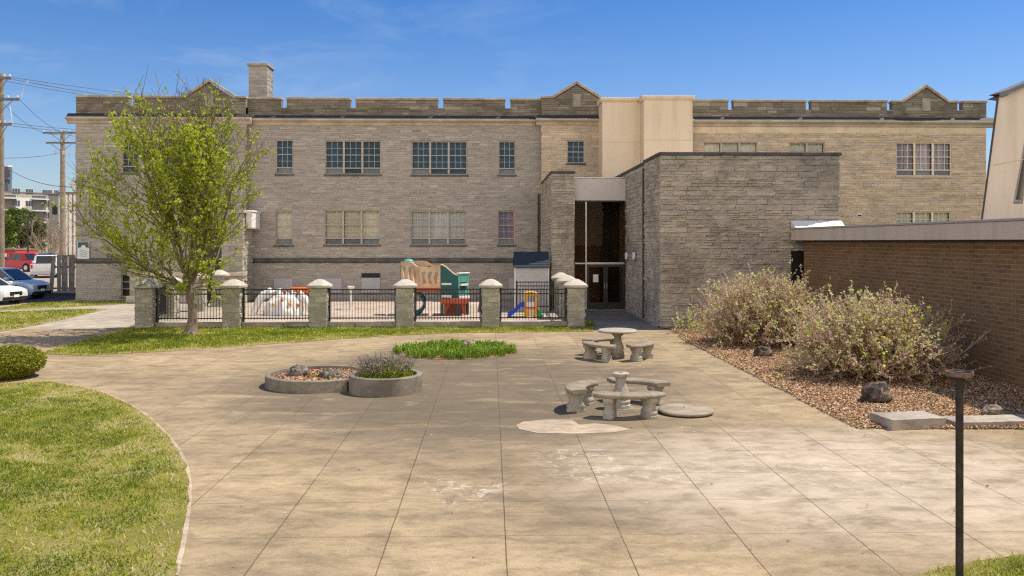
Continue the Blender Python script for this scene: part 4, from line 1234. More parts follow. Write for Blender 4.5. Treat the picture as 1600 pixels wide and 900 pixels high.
# conduit in the wall joint, footing ledge, service door
b = MB(); b.tube([(XB - 0.03, yj, 0.05), (XB - 0.03, yj, ZB - 0.2)], 0.045, 8); b.build('downspout', 'downspout', ent)
b = MB(); b.box(XB - 0.10, XB - 0.03, YB - 0.10, YG - 0.4, 0, 0.05); b.box(XB - 0.1, XB + 1.2, YB - 0.1, YB - 0.03, 0, 0.05); b.build('footing', 'cast', ent)
b = MB(); b.box(10.86, 11.34, YB + 0.05, YB + 0.1, 0, 2.74); b.build('service_door', 'bronze', ent)
# two oval wall fixtures
for k, px in enumerate((982.5, 994.3)):
    th_ = atan((px - 800) / F) + TH
    yy = XB / tan(th_)
    z = zat(px, 400, yy)
    t = thing('wall_lamp', ('white wall lamp on the entrance side wall, the one nearer the glass doors', 'white wall lamp on the entrance side wall, the one nearer the downspout')[k], 'wall lamp', (XB - 0.05, yy, z), 0, 'white lamps beside the entrance')
    b = MB()
    prof = [(sin(q) * (1 + 0.15 * (1 if abs(sin(2 * q)) > 0.8 else 0)), cos(q)) for q in [2 * pi * i / 14 for i in range(14)]]
    b.prism([(yy + p[0] * 0.17, z + p[1] * 0.17) for p in prof], 'x', XB - 0.16, XB - 0.06)
    b.build('diffuser', 'white_plastic', t, bevel=0.03, seg=2)
    b = MB(); b.box(XB - 0.06, XB + 0.0, yy - 0.19, yy + 0.19, z - 0.2, z + 0.19); b.build('back_plate', 'roof_grey', t, bevel=0.02)

# ================================================================== BRICK WING AND SLANTED TOWER
bw = thing('brick_wing', 'low brown brick wing with a cream fascia along the mulch bed', 'building', (11.2, 22, 0))
XW, XF, YW = 11.2, 10.8, 30.2
ztb, zf = 3.13, 3.52
b = MB(); b.box(XW, XW + 12, 2, YW, 0, ztb); b.build('brick_wall', 'brick_brown', bw)
b = MB(); b.box(XF, XW + 12, 2, 30.38, ztb + 0.002, zf); b.build('fascia', 'roof_trim', bw, bevel=0.01)
b = MB(); b.box(XF - 0.03, XW + 12, 2, 30.4, zf + 0.001, zf + 0.06); b.build('roof_edge', 'aluminium', bw, bevel=0.01)
b = MB(); b.box(XW - 0.02, XW + 0.0, 2, YW - 0.01, ztb - 0.05, ztb); b.build('drip_edge', 'lead', bw)
b = MB(); b.prism([(30.42, zf + 0.05), (30.0, zf + 0.07), (30.40, 3.84), (30.46, 3.84)], 'x', XF + 0.02, XB1 + 0.02); b.build('flashing', 'white_flashing', bw)

YT = 22.0
tw = thing('slanted_tower', 'tall cream stucco tower with a slanting dark edge above the brick wing', 'tower', (at(1600, YT), YT, zf))
def tp(px, py):
    return (at(px, YT), zat(px, py, YT))
zb_ = zf + 0.065
def bot(px):
    return (at(px, YT), zb_)
b = MB()
def taper(b, poly, y0, y1, sh, nleft):
    # slab whose listed left corners run back at an angle (the tower's side walls are splayed)
    i = len(b.v); n = len(poly)
    b.v.extend([(p[0], y0, p[1]) for p in poly]); b.v.extend([(p[0] + (sh if k in nleft else 0), y1, p[1]) for k, p in enumerate(poly)])
    b.f.append(tuple(range(i, i + n))); b.f.append(tuple(range(i + 2 * n - 1, i + n - 1, -1)))
    b.t += [.5, .5]
    for k in range(n):
        l = (k + 1) % n
        b.f.append((i + k, i + n + k, i + n + l, i + l)); b.t.append(.5)
taper(b, [tp(1560, 152), tp(1617, 128), tp(1583, 318), bot(1579), bot(1534)], YT, YT + 0.5, 0.45, (0, 4))
b.prism([tp(1583, 318), tp(1598, 318), bot(1594), bot(1579)], 'y', YT, YT + 0.5)
b.prism([tp(1632, 122), tp(1760, 68), bot(1760), bot(1594), tp(1598, 318)], 'y', YT, YT + 0.5)
q_ = [(tp(1564, 153)[0] + 0.45, tp(1564, 153)[1] - 0.05), (tp(1760, 75)[0], tp(1760, 75)[1]), (bot(1760)[0], zb_), (bot(1540)[0] + 0.45, zb_)]
b.face([(p[0], YT + 0.5, p[1]) for p in q_][::-1])
bk = [(q_[0][0] + 7, q_[0][1]), (q_[1][0] + 7, q_[1][1]), (q_[2][0] + 7, q_[2][1]), (q_[3][0] + 7, zb_)]
for k in range(4):
    l = (k + 1) % 4
    b.face([(q_[k][0], YT + 0.5, q_[k][1]), (q_[l][0], YT + 0.5, q_[l][1]), (bk[l][0], YT + 7, bk[l][1]), (bk[k][0], YT + 7, bk[k][1])])
b.build('wall', 'stucco_tower', tw)
b = MB(); b.prism([tp(1585, 312), tp(1619, 128), tp(1634, 122), tp(1600, 312)], 'y', YT + 0.35, YT + 0.4); b.build('slot_window', 'car_glass', tw)
b = MB(); b.prism([tp(1583.2, 316.5), tp(1617, 128), tp(1620, 127), tp(1587, 312)], 'y', YT - 0.004, YT + 0.34); b.prism([tp(1583.2, 316.5), tp(1587, 312), tp(1597, 312), tp(1598, 317)], 'y', YT - 0.005, YT + 0.34); b.build('slot_frame', 'slot_grey', tw)
b = MB(); taper(b, [tp(1556.5, 151), tp(1560, 152), bot(1534), bot(1531)], YT - 0.03, YT + 0.02, 0.035, (0, 3)); b.build('edge_trim', 'dark_trim', tw)
b = MB(); taper(b, [tp(1556, 150.5), tp(1560, 152), tp(1570, 148), tp(1760, 69), tp(1760, 62), tp(1572, 141), tp(1557, 146)], YT - 0.15, YT + 0.8, 0.75, (0, 1, 6)); b.build('roof', 'roof_grey', tw)
b = MB(); b.tube([(*tp(1552, 258)[:1], YT - 0.004, tp(1552, 258)[1]), (tp(1600, 249)[0], YT - 0.004, tp(1600, 249)[1])], 0.012, 4); b.build('stucco_joint', 'trim_warm', tw)

# ================================================================== FENCE: PIERS, PANELS, KERB
PW, PH = 0.62, 1.42
pier0 = None
def make_pier():
    t = thing('stone_pier', '', 'pier')
    a, b = MB(), MB()
    h = PW / 2
    for k, (o, u, n) in enumerate((((-h, -h, 0), (1, 0, 0), (0, -1, 0)), ((h, -h, 0), (0, 1, 0), (1, 0, 0)), ((h, h, 0), (-1, 0, 0), (0, 1, 0)), ((-h, h, 0), (0, -1, 0), (-1, 0, 0)))):
        ashlar(a, b, o, u, n, 0, PW, 0, PH, hc=(0.12, 0.24), lc=(0.18, 0.5), amp=0.03 if k % 2 else 0.016, cell=0.07, gap=0.007, back=0.022, seed=61 + k, split=0.25)
    b.box(-h + 0.02, h - 0.02, -h + 0.02, h - 0.02, 0, PH)
    s_ = a.build('shaft', 'pier_stone', t, local=True, recalc=False)
    b.build('mortar', 'mortar', s_, local=True, recalc=False)
    c_ = MB()
    R = random.Random(6)
    prof = [(0.36, PH), (0.43, PH + 0.03), (0.43, PH + 0.105), (0.28, PH + 0.21), (0.13, PH + 0.295), (0.05, PH + 0.315)]
    i0 = 0
    n = 24
    for r, z in prof:
        for q in range(n):                     # rounded-square rings
            t_ = 2 * pi * q / n + pi / n
            m_ = max(abs(cos(t_)), abs(sin(t_)))
            k = 1 / (m_ ** 0.85)
            c_.v.append((r * k * cos(t_) + R.uniform(-.006, .006), r * k * sin(t_) + R.uniform(-.006, .006), z + R.uniform(-.006, .006)))
    for j in range(len(prof) - 1):
        for q in range(n):
            c_.f.append((j * n + q, j * n + (q + 1) % n, (j + 1) * n + (q + 1) % n, (j + 1) * n + q)); c_.t.append(.5)
    c_.f.append(tuple(range(n))); c_.t.append(.5)
    c_.f.append(tuple((len(prof) - 1) * n + q for q in range(n))); c_.t.append(.5)
    c_.build('cap', 'cap_stone', t, local=True, smooth=True, angle=30)
    return t
YFN = 30.82
PX = [-12.32 + 3.078 * k for k in range(6)]
pier_spots = [(PX[0], YFN, 'stone fence pier at the front left corner, left of the young tree'),
              (PX[1], YFN, 'stone fence pier just right of the young tree trunk'),
              (PX[2], YFN, 'stone fence pier between the white climber and an empty panel'),
              (PX[3], YFN, 'stone fence pier in front of the tan end of the play structure'),
              (PX[4], YFN, 'stone fence pier between play structure and little yellow slide tower'),
              (PX[5], YFN, 'stone fence pier at the front right corner nearest the glass doors'),
              (PX[5], 34.2, 'middle pier of the row running back beside the glass entrance'),
              (PX[5], 37.2, 'rearmost pier of the row running back beside the glass entrance'),
              (at(264, 34.6), 34.6, 'second pier of the left row running back to the porch'),
              (at(310, 38.2), 38.2, 'third pier of the left row, seen behind the tree trunk'),
              (at(343, 41.0), 41.0, 'rearmost pier of the left row, close to the porch')]
pier0 = make_pier()
for i, (x, y, lab) in enumerate(pier_spots):
    p = pier0 if i == 0 else copy_tree(pier0)
    p.location = (x, y, 0)
    p.rotation_euler = (0, 0, (0, pi, 0, pi, 0, pi)[i % 6])
    p['label'] = lab; p['group'] = 'stone fence piers'
# kerb under the panels
KZ = 0.20
def make_panel(L, name='fence_panel', seed=1):
    """local: runs along +x from 0 to L, front toward -y"""
    t = thing(name, '', 'fence')
    for z in (0.33, 1.20, 1.36):
        b = MB(); b.box(0.03, L - 0.03, -0.018, 0.018, z - 0.02, z + 0.02); b.build('rail', 'black_iron', t, local=True)
    for x in (0.0, L):
        b = MB(); b.box(x - 0.03, x + 0.03, -0.03, 0.03, KZ, 1.42); b.build('post', 'black_iron', t, local=True)
    n = int(L / 0.108)
    b = MB(); b.box(-0.0085, 0.0085, -0.0085, 0.0085, 0.25, 1.36)
    p = b.build('picket', 'black_iron', t, local=True)
    p.location = (L / (n + 0.0) * 0.5, 0, 0)
    for k in range(1, n):
        c_ = p.copy(); COL.objects.link(c_); c_.parent = t; c_.location = (L / n * (k + 0.5), 0, 0)
    return t
LP = 3.078 - PW - 0.08
pl = make_panel(LP)
plab = ['black iron fence panel crossed by the young tree trunk', 'black iron fence panel in front of the white climber', 'black iron fence panel with bare floor behind, left of the play structure',
        'black iron fence panel in front of the teal and red play structure', 'black iron fence panel in front of the little yellow slide tower']
for k in range(5):
    p = pl if k == 0 else copy_tree(pl)
    p.location = (PX[k] + PW / 2 + 0.04, YFN + 0.02, 0)
    p['label'] = plab[k]; p['group'] = 'black iron fence panels'
def side_panel(x0, y0, x1, y1, lab):
    L = sqrt((x1 - x0) ** 2 + (y1 - y0) ** 2)
    p = make_panel(L)
    p.location = (x0, y0, 0); p.rotation_euler = (0, 0, math.atan2(y1 - y0, x1 - x0))
    p['label'] = lab; p['group'] = 'black iron fence panels'
side_panel(PX[5], YFN + 0.38, PX[5], 34.2 - 0.38, 'black iron side panel behind the right corner pier')
side_panel(PX[5], 34.2 + 0.38, PX[5], 37.2 - 0.38, 'black iron side panel between the two rear right piers')
side_panel(at(807, 36.2), 36.2, PX[5] - 0.4, 36.2, 'black iron panel standing across the front of the toy shed')
side_panel(PX[0] + 0.0, YFN + 0.4, pier_spots[8][0], 34.6 - 0.4, 'black iron side panel behind the left corner pier')
side_panel(pier_spots[9][0] + 0.3, 38.5, pier_spots[10][0] - 0.3, 40.7, 'tall black iron gate panel near the porch, right of the tree trunk')
for k in range(5):
    b = MB()
    x0, x1 = PX[k] + PW / 2 + 0.005, PX[k + 1] - PW / 2 - 0.005
    xm_ = x0 + (x1 - x0) * (0.5 + 0.12 * sin(k * 2.1))
    b.box(x0, xm_ - 0.01, YFN - 0.12, YFN + 0.14, 0, KZ - 0.012); b.box(xm_ + 0.01, x1, YFN - 0.115, YFN + 0.14, 0, KZ - 0.005)
    o = b.build('kerb', 'kerb_con', None, bevel=0.02)
    tag(o, ['concrete kerb under the iron panel behind the tree trunk', 'concrete kerb under the iron panel before the white climber', 'concrete kerb under the middle iron panel with bare floor behind', 'concrete kerb under the iron panel before the play structure', 'concrete kerb under the iron panel before the yellow slide tower'][k], 'kerb', 'concrete fence kerbs')

# ================================================================== TREES AND SHRUBS
def branch_path(R, p, d, L, n, wob, up):
    pts = [Vector(p)]; d = Vector(d).normalized()
    for k in range(n):
        d = (d + Vector((R.gauss(0, wob), R.gauss(0, wob), R.gauss(0, wob) + up))).normalized()
        pts.append(pts[-1] + d * (L / n))
    return pts, d
def leaf(mb, R, p, size, tone, drop=0.0):
    a = Vector((R.gauss(0, 1), R.gauss(0, 1), R.gauss(0, 1) - drop)).normalized()
    b = a.orthogonal().normalized()
    b = (Matrix.Rotation(R.uniform(0, 6.28), 3, a) @ b)
    p = Vector(p)
    w_ = size * R.uniform(0.3, 0.5)
    mb.face([p, p + a * size * 0.5 + b * w_, p + a * size, p + a * size * 0.5 - b * w_], tone)

def young_tree(base):
    R = random.Random(12)
    t = thing('young_tree', 'young maple coming into yellow green leaf on the lawn in front of the fence', 'tree', base)
    wd, lf = MB(), MB()
    B = Vector(base)
    trunk = [B + Vector(q) for q in ((0.0, 0, -0.05), (0.03, 0, 0.15), (0.06, 0.0, 0.5), (0.05, 0, 0.95), (-0.02, 0, 1.35), (-0.12, 0.02, 1.75))]
    wd.tube(trunk, [0.34, 0.20, 0.155, 0.145, 0.145, 0.12], 12)
    CX, CZ = -0.62, 4.55
    def ok(p):     # the crown's uneven egg outline
        q = p - B
        zc = q.z - CZ
        rz = 3.55 if zc > 0 else 3.0
        rr = 3.1 * (1.0 + 0.10 * noise.noise(q * 0.8))
        return ((q.x - CX) / rr) ** 2 + (q.y / 2.9) ** 2 + (zc / rz) ** 2
    twigs = []
    mains = []
    # ascending scaffold limbs
    nm = 17
    for k in range(nm):
        az = 2 * pi * k / nm * 2.39996 * nm / (2 * pi) + R.uniform(-.2, .2)
        el = radians(R.choice([22, 30, 38, 48, 58, 68, 78])) if k > 2 else radians(80 - k * 6)
        st = trunk[-1] if k < 9 else trunk[-2] + (trunk[-1] - trunk[-2]) * R.random()
        if el < radians(35): st = trunk[-2] + (trunk[-1] - trunk[-2]) * R.uniform(-0.1, 0.6)
        d = Vector((cos(az) * cos(el), sin(az) * cos(el) * 0.9, sin(el)))
        L = R.uniform(3.6, 5.0) * (0.85 + 0.35 * sin(el))
        mains.append((st, d, L, 0.058 if el > radians(45) else 0.042))
    for k in range(7):
        az = 2 * pi * k / 7 + R.uniform(-.3, .3); el = radians(R.uniform(2, 20))
        mains.append((trunk[3].lerp(trunk[5], R.uniform(0.3, 1.0)), Vector((cos(az) * cos(el), sin(az) * cos(el), sin(el))), R.uniform(1.6, 2.8), 0.026))
    def grow(st, d, L, r, level):
        n = max(4, int(L / 0.35))
        pts, d2 = branch_path(R, st, d, L, n, 0.10, 0.045 if level < 2 else 0.06)
        cut = len(pts)
        for i, p in enumerate(pts):
            if ok(p) > 1.0 and i > 1:
                cut = i + 1; break
        pts = pts[:cut]
        if len(pts) < 2: return
        rad = [max(0.006, r * (1 - 0.85 * i / len(pts))) for i in range(len(pts))]
        wd.tube(pts, rad, 7 if level == 0 else (5 if level == 1 else 3), cap=False)
        if level < 2:
            m = int(L / (0.26 if level == 0 else 0.27))
            for k in range(m):
                f = R.uniform(0.22, 1.0)
                i = min(len(pts) - 2, int(f * (len(pts) - 1)))
                q = pts[i].lerp(pts[i + 1], R.random())
                dd = (pts[i + 1] - pts[i]).normalized()
                side = Vector((R.gauss(0, 1), R.gauss(0, 1), R.gauss(0.25, 0.7))).normalized()
                nd = (dd * 0.9 + side * 0.8).normalized()
                grow(q, nd, L * (R.uniform(0.30, 0.5) if level == 0 else R.uniform(0.35, 0.6)), rad[i] * 0.5, level + 1)
        if level >= 1:
            twigs.append(pts)
    for st, d, L, r in mains:
        grow(st, d, L, r, 0)
    # a few straight bare whips above the crown
    for k in range(9):
        x = R.uniform(-1.6, 1.5); st = B + Vector((CX + x, R.uniform(-0.8, 0.8), 6.6 + R.random() * 0.4))
        wd.tube([st, st + Vector((R.uniform(-.1, .15), 0, 1.0)), st + Vector((R.uniform(-.1, .3), 0, R.uniform(1.3, 2.2)))], [0.012, 0.01, 0.008], 3)
        twigs.append([st, st + Vector((0, 0, 0.8))])
    n0 = 0
    for pts in twigs:
        clump = 0.5 + 0.9 * noise.noise(pts[-1] * 0.7 + Vector((7, 3, 1)))
        for a_, b_ in zip(pts, pts[1:]):
            L = (b_ - a_).length
            hz = (a_.z - B.z)
            dens = 8.5 * max(0.06, clump * 1.7 - 0.35) * (1.0 if hz < 6.8 else 0.45)
            for k in range(int(L * dens + R.random())):
                q = a_.lerp(b_, R.random())
                tn = min(1, max(0, R.gauss(0.5 + 0.25 * (clump - 0.5), 0.2)))
                for j in range(R.choice((2, 3, 3))):
                    leaf(lf, R, q + Vector((R.gauss(0, .022), R.gauss(0, .022), R.gauss(0, .022))), R.uniform(0.07, 0.125), tn, 0.0)
                    n0 += 1
    print('tree leaves', n0, 'twigs', len(twigs))
    wd.build('trunk', 'bark', t, smooth=True, angle=80, recalc=False)
    lf.build('crown', 'leaf_spring', t, recalc=False)
tb = G(298, 522)
young_tree((tb[0], tb[1], 0.0))

def shrub(base, rx, ry, hgt, seed, nst, label, tips, xoff=0.0):
    R = random.Random(seed)
    t = thing('shrub', label, 'shrub', base)
    B = Vector(base)
    wd, lf = MB(), MB()
    def env(q):
        return (q.x / rx) ** 2 + (q.y / ry) ** 2 + (max(0, q.z) / hgt) ** 2
    for k in range(nst):
        az = R.uniform(0, 2 * pi); el = math.acos(R.uniform(0.05, 1.0)) if R.random() < 0.8 else R.uniform(0, 1.2)
        el = pi / 2 - el
        d = Vector((cos(az) * cos(el), sin(az) * cos(el), sin(el) + 0.12))
        st = B + Vector((R.gauss(0, rx * 0.18), R.gauss(0, ry * 0.18), 0.0))
        tgt = 1.0 / sqrt((d.x / rx) ** 2 + (d.y / ry) ** 2 + (d.z / hgt) ** 2)
        L = tgt * R.uniform(0.7, 1.02) * (1 + 0.30 * noise.noise(Vector((cos(az) * 1.8, sin(az) * 1.8, el * 2.5 + seed)))) * (1.18 if R.random() < 0.05 else 1)
        pts, _ = branch_path(R, st, d, L, 6, 0.13, 0.02)
        pts = [Vector((p.x, p.y, max(p.z, 0.03))) for p in pts]
        wd.tube(pts, [0.016 * (1 - 0.75 * i / 7) for i in range(7)], 3, cap=False)
        for j in range(7):
            i = R.choice((2, 3, 3, 4, 4, 5)); q = pts[i].lerp(pts[i + 1], R.random())
            dd = (pts[i + 1] - pts[i]).normalized()
            nd = (dd + Vector((R.gauss(0, .6), R.gauss(0, .6), R.gauss(0.15, .5)))).normalized()
            tw_, _ = branch_path(R, q, nd, R.uniform(0.18, 0.5) * (hgt / 2.2), 3, 0.15, 0.05)
            wd.tube(tw_, [0.007, 0.006, 0.005, 0.004], 3, cap=False)
            for a_, b_ in zip(tw_, tw_[1:]):
                hz = (a_.z - B.z) / hgt
                for m in range(4):
                    pq = a_.lerp(b_, R.random())
                    low = max(0.0, 0.45 - hz)
                    tone = R.choice((R.uniform(0.0, 0.35), R.uniform(0.1, 0.4), R.uniform(0.3, 0.7), R.uniform(0.5, 1.0)))
                    if R.random() < low * 1.5 or noise.noise(pq * 2.4) < -0.22: continue
                    leaf(lf, R, pq, R.uniform(0.035, 0.07), tone)
            if R.random() < tips:               # dry flower heads at the tips
                for m in range(3):
                    leaf(lf, R, tw_[-1] + Vector((R.gauss(0, .012), R.gauss(0, .012), R.gauss(0, .015))), R.uniform(0.03, 0.06), R.uniform(0, 0.3))
            elif R.random() < 0.4:
                tn = R.uniform(0.75, 1.0)
                for m in range(3):
                    leaf(lf, R, tw_[-1] + Vector((R.gauss(0, .02), R.gauss(0, .02), R.gauss(0, .02))), R.uniform(0.05, 0.09), tn)
    wd.build('stems', 'shrub_stem', t, recalc=False)
    lf.build('foliage', 'leaf_shrub', t, recalc=False)
shrub((8.25, 25.4, 0.02), 1.98, 1.9, 2.35, 5, 860, 'rear twiggy shrub with pale new leaves against the grey stone block', 0.5)
shrub((8.75, 19.4, 0.02), 2.0, 1.8, 2.0, 6, 820, 'front twiggy shrub with pale new leaves beside the brick wall', 0.35)
b0 = thing('sucker_plant', 'low leafy green sprouts left of the rear shrub at the mulch edge', 'plant', (6.75, 28.6, 0.02))
R = random.Random(4); st_, lv_ = MB(), MB()
for k in range(22):
    p0 = Vector((6.75 + R.gauss(0, .3), 28.6 + R.gauss(0, .25), 0.02)); p1 = p0 + Vector((R.gauss(0, .12), R.gauss(0, .1), R.uniform(0.4, 0.95)))
    st_.tube([p0, p1], [0.008, 0.005], 3)
    for m in range(16):
        leaf(lv_, R, p0.lerp(p1, R.uniform(0.2, 1)), R.uniform(0.05, 0.10), R.uniform(0.6, 1))
st_.build('stems', 'shrub_stem', b0, recalc=False); lv_.build('foliage', 'leaf_shrub', b0, recalc=False)

# clipped round bush on the left edge
bb = G(14, 598); bb = (bb[0] - 0.52, bb[1])
bx = thing('clipped_bush', 'round clipped evergreen bush at the left edge of the plaza', 'bush', (bb[0], bb[1] + 0.7, 0))
R = random.Random(9); core, lv_ = MB(), MB()
rx_, ry_, hz_ = 0.86, 0.85, 0.66
prof = [(0.78 * sin(q) ** 0.6, 0.36 - 0.30 * cos(q)) for q in [0.25 + 2.6 * i / 9 for i in range(10)]]
core.lathe([(r * 0.9, z * 0.92) for r, z in prof], 20, (bb[0], bb[1] + 0.7, 0.02))
for k in range(17000):
    u_ = R.uniform(-1, 1); az = R.uniform(0, 2 * pi); s_ = sqrt(1 - u_ * u_) ** 0.85
    q = Vector((rx_ * s_ * cos(az), ry_ * s_ * sin(az), 0.36 + 0.35 * u_))
    q *= R.uniform(0.86, 1.0) + 0.05 * noise.noise(q * 5)
    q.z = max(0.03, q.z)
    leaf(lv_, R, Vector((bb[0], bb[1] + 0.7, 0)) + q, R.uniform(0.035, 0.065), min(1, max(0, R.gauss(0.5, 0.22))))
core.build('branches', 'twig_dark', bx); lv_.build('foliage', 'leaf_box', bx, recalc=False)

wp = thing('weed', 'dark green weed growing at the foot of the right corner pier', 'plant', (3.55, 30.65, 0))
R = random.Random(21); b = MB()
for k in range(170):
    leaf(b, R, (3.55 + R.gauss(0, .10), 30.6 + R.gauss(0, .09), abs(R.gauss(0.02, .14))), R.uniform(.05, .10), R.uniform(0, .6))
b.build('foliage', 'leaf_green', wp, recalc=False)
# strappy perennials in the round bed
gc = (-1.0, 23.85)
stp = MB(); n_ = 40
ring = [(gc[0] + 1.78 * cos(2 * pi * k / n_), gc[1] + 1.55 * sin(2 * pi * k / n_)) for k in range(n_)]
sheet('round_bed', ring, 0.012, 'soil', -0.002)
R = random.Random(14); bl_ = MB()
nclump = 0
while nclump < 520:
    a_ = R.uniform(0, 2 * pi); r_ = sqrt(R.random())
    if r_ < 0.28 and R.random() < 0.8: continue
    x, y = gc[0] + 1.72 * r_ * cos(a_), gc[1] + 1.5 * r_ * sin(a_)
    nclump += 1
    for k in range(9):
        az = R.uniform(0, 2 * pi); L = R.uniform(0.12, 0.25); wd_ = R.uniform(0.007, 0.014)
        d = Vector((cos(az), sin(az), 0)); s_ = Vector((-sin(az), cos(az), 0)) * wd_
        p0 = Vector((x + R.gauss(0, .03), y + R.gauss(0, .03), 0.01)); out = R.uniform(0.2, 0.75)
        pm = p0 + d * L * out * 0.4 + Vector((0, 0, L * 0.75)); pe = p0 + d * L * out + Vector((0, 0, L * R.uniform(0.7, 1.0)))
        tn = min(1, max(0, R.gauss(0.45, 0.22)))
        bl_.face([p0 - s_, p0 + s_, pm + s_, pm - s_], tn); bl_.face([pm - s_, pm + s_, pe], tn)
o = bl_.build('strappy_plants', 'leaf_bed', None, recalc=False)
stuff(o, 'dense bright green strappy perennials filling the round bed in the plaza', 'plants')

# ================================================================== PLANTERS
pr = (-2.18, 17.72); RPr, HPr = 0.755, 0.355
pc, RPl, HPl = (-3.70, 18.55), 1.15, 0.25
def ring_mesh(c, r, th, h, skip=None, n=64):
    b = MB(); i0 = 0
    ks = [k for k in range(n) if not (skip and skip(c[0] + r * cos(2 * pi * (k + .5) / n), c[1] + r * sin(2 * pi * (k + .5) / n)))]
    for k in ks:
        t0, t1 = 2 * pi * k / n, 2 * pi * (k + 1) / n
        o0 = [(c[0] + q * cos(t0), c[1] + q * sin(t0)) for q in (r, r - th)]
        o1 = [(c[0] + q * cos(t1), c[1] + q * sin(t1)) for q in (r, r - th)]
        e = 0.012
        b.face([(*o0[0], 0), (*o1[0], 0), (*o1[0], h - e), (*o0[0], h - e)])
        oi0 = (c[0] + (r - e) * cos(t0), c[1] + (r - e) * sin(t0)); oi1 = (c[0] + (r - e) * cos(t1), c[1] + (r - e) * sin(t1))
        b.face([(*o0[0], h - e), (*o1[0], h - e), (*oi1, h), (*oi0, h)])
        b.face([(*oi0, h), (*oi1, h), (*o1[1], h), (*o0[1], h)])
        b.face([(*o0[1], h), (*o1[1], h), (*o1[1], 0), (*o0[1], 0)])
    return b
def planter(c, r, h, lab, skip, soilz):
    t = thing('planter', lab, 'planter', (c[0], c[1], 0), 0, 'round concrete planters')
    ring_mesh(c, r, 0.11, h, skip).build('rim', 'planter_con', t, recalc=True)
    b = MB(); b.prism([(c[0] + (r - 0.112) * cos(2 * pi * k / 48), c[1] + (r - 0.112) * sin(2 * pi * k / 48)) for k in range(48)], 'z', 0.0, soilz)
    b.build('soil', 'soil', t)
    return t
planter(pr, RPr, HPr, 'smaller taller round concrete planter holding a twiggy lavender', None, 0.28)
planter(pc, RPl, HPl, 'wider lower round concrete planter with two rocks on red mulch', lambda x, y: (x - pr[0]) ** 2 + (y - pr[1]) ** 2 < (RPr - 0.0) ** 2, 0.17)
Pc = [(pc[0] + 1.02 * cos(2 * pi * k / 40), pc[1] + 1.02 * sin(2 * pi * k / 40)) for k in range(40)]
A, B_, C_, T_ = chips(Pc, 7000, (-4.8, -2.6), (17.4, 19.7), lambda P: 0.165 + 0 * P[:, 0], 0.03, 0.08)
k_ = ((A[:, 0] - pr[0]) ** 2 + (A[:, 1] - pr[1]) ** 2) > (RPr + 0.04) ** 2
stuff(tri_mesh('bark_chips', A[k_], B_[k_], C_[k_], T_[k_], 'chip_red'), 'red bark chips lying inside the wider concrete planter', 'mulch')
lv = thing('lavender', 'grey twiggy lavender with green leaves in the taller round planter', 'plant', (pr[0], pr[1], 0.28))
R = random.Random(3); st_, gn_ = MB(), MB()
for k in range(520):
    az = R.uniform(0, 2 * pi); r_ = sqrt(R.random()) * 0.42
    p0 = Vector((pr[0] - 0.03 + r_ * cos(az), pr[1] + r_ * sin(az), 0.28))
    d = Vector((cos(az) * (r_ * 0.9 + R.gauss(0, .12)), sin(az) * (r_ * 0.9 + R.gauss(0, .12)), R.uniform(0.45, 0.75))).normalized()
    L = R.uniform(0.28, 0.52)
    st_.tube([p0, p0 + d * L], [0.005, 0.003], 3, cap=False, tone=R.uniform(0, 1))
    for m in range(3):
        leaf(st_, R, p0 + d * L * R.uniform(0.6, 1.0), R.uniform(0.02, 0.04), R.uniform(0.4, 1))
for k in range(4200):
    az = R.uniform(0, 2 * pi); r_ = sqrt(R.random()) * 0.55
    if sin(az) > 0.4 and R.random() < 0.6: continue
    leaf(gn_, R, (pr[0] + r_ * cos(az), pr[1] + r_ * sin(az), 0.28 + abs(R.gauss(0, .15)) * (1.2 - r_)), R.uniform(0.03, 0.06), R.random())
st_.build('stems', 'leaf_lavender', lv, recalc=False); gn_.build('foliage', 'leaf_green', lv, recalc=False)
wk = MB(); R = random.Random(31)
for k in range(90):
    cx_, cy_ = R.choice(((-3.75, 18.35), (-3.35, 18.75), (-3.4, 18.1), (-4.1, 18.9)))
    leaf(wk, R, (cx_ + R.gauss(0, .07), cy_ + R.gauss(0, .07), 0.17 + abs(R.gauss(0, .03))), R.uniform(.04, .07), R.random())
o = wk.build('weeds', 'leaf_green', None, recalc=False); stuff(o, 'small green weeds sprouting in the wide planter', 'weeds')

# ================================================================== ROCKS
def rock(c, rx, ry, rz, seed, mat, label, group='rocks'):
    bm = bmesh.new()
    bmesh.ops.create_icosphere(bm, subdivisions=4, radius=1)
    sd = Vector((seed * 3.1, seed * 1.7, seed))
    for v in bm.verts:
        p = v.co.copy()
        d = 1 + 0.32 * noise.noise(p * 1.3 + sd) + 0.22 * noise.noise(p * 3.1 + sd) + 0.10 * noise.noise(p * 7 + sd)
        d -= 0.25 * max(0, noise.noise(p * 2.4 - sd) - 0.15)
        v.co = Vector((p.x * d * rx, p.y * d * ry, max(-0.25, p.z * d) * rz))
    me = bpy.data.meshes.new('rock'); bm.to_mesh(me); bm.free()
    me.polygons.foreach_set('use_smooth', np.ones(len(me.polygons), dtype=bool))
    me.materials.append(M[mat])
    o = bpy.data.objects.new('rock', me); COL.objects.link(o)
    o.location = (c[0], c[1], c[2]); tag(o, label, 'rock', group)
    return o
q = G(466, 587, 0.17); rock((q[0], q[1], 0.22), 0.24, 0.18, 0.18, 1, 'rock_grey', 'pitted grey rock at the left in the wide planter')
q = G(519, 590, 0.17); rock((q[0], q[1], 0.205), 0.25, 0.16, 0.135, 2, 'rock_grey', 'flatter grey rock nearer the lavender in the wide planter')
q = G(1192, 558); rock((q[0], q[1], 0.08), 0.24, 0.18, 0.22, 3, 'rock_dark', 'small dark rock on mulch below the rear shrub')
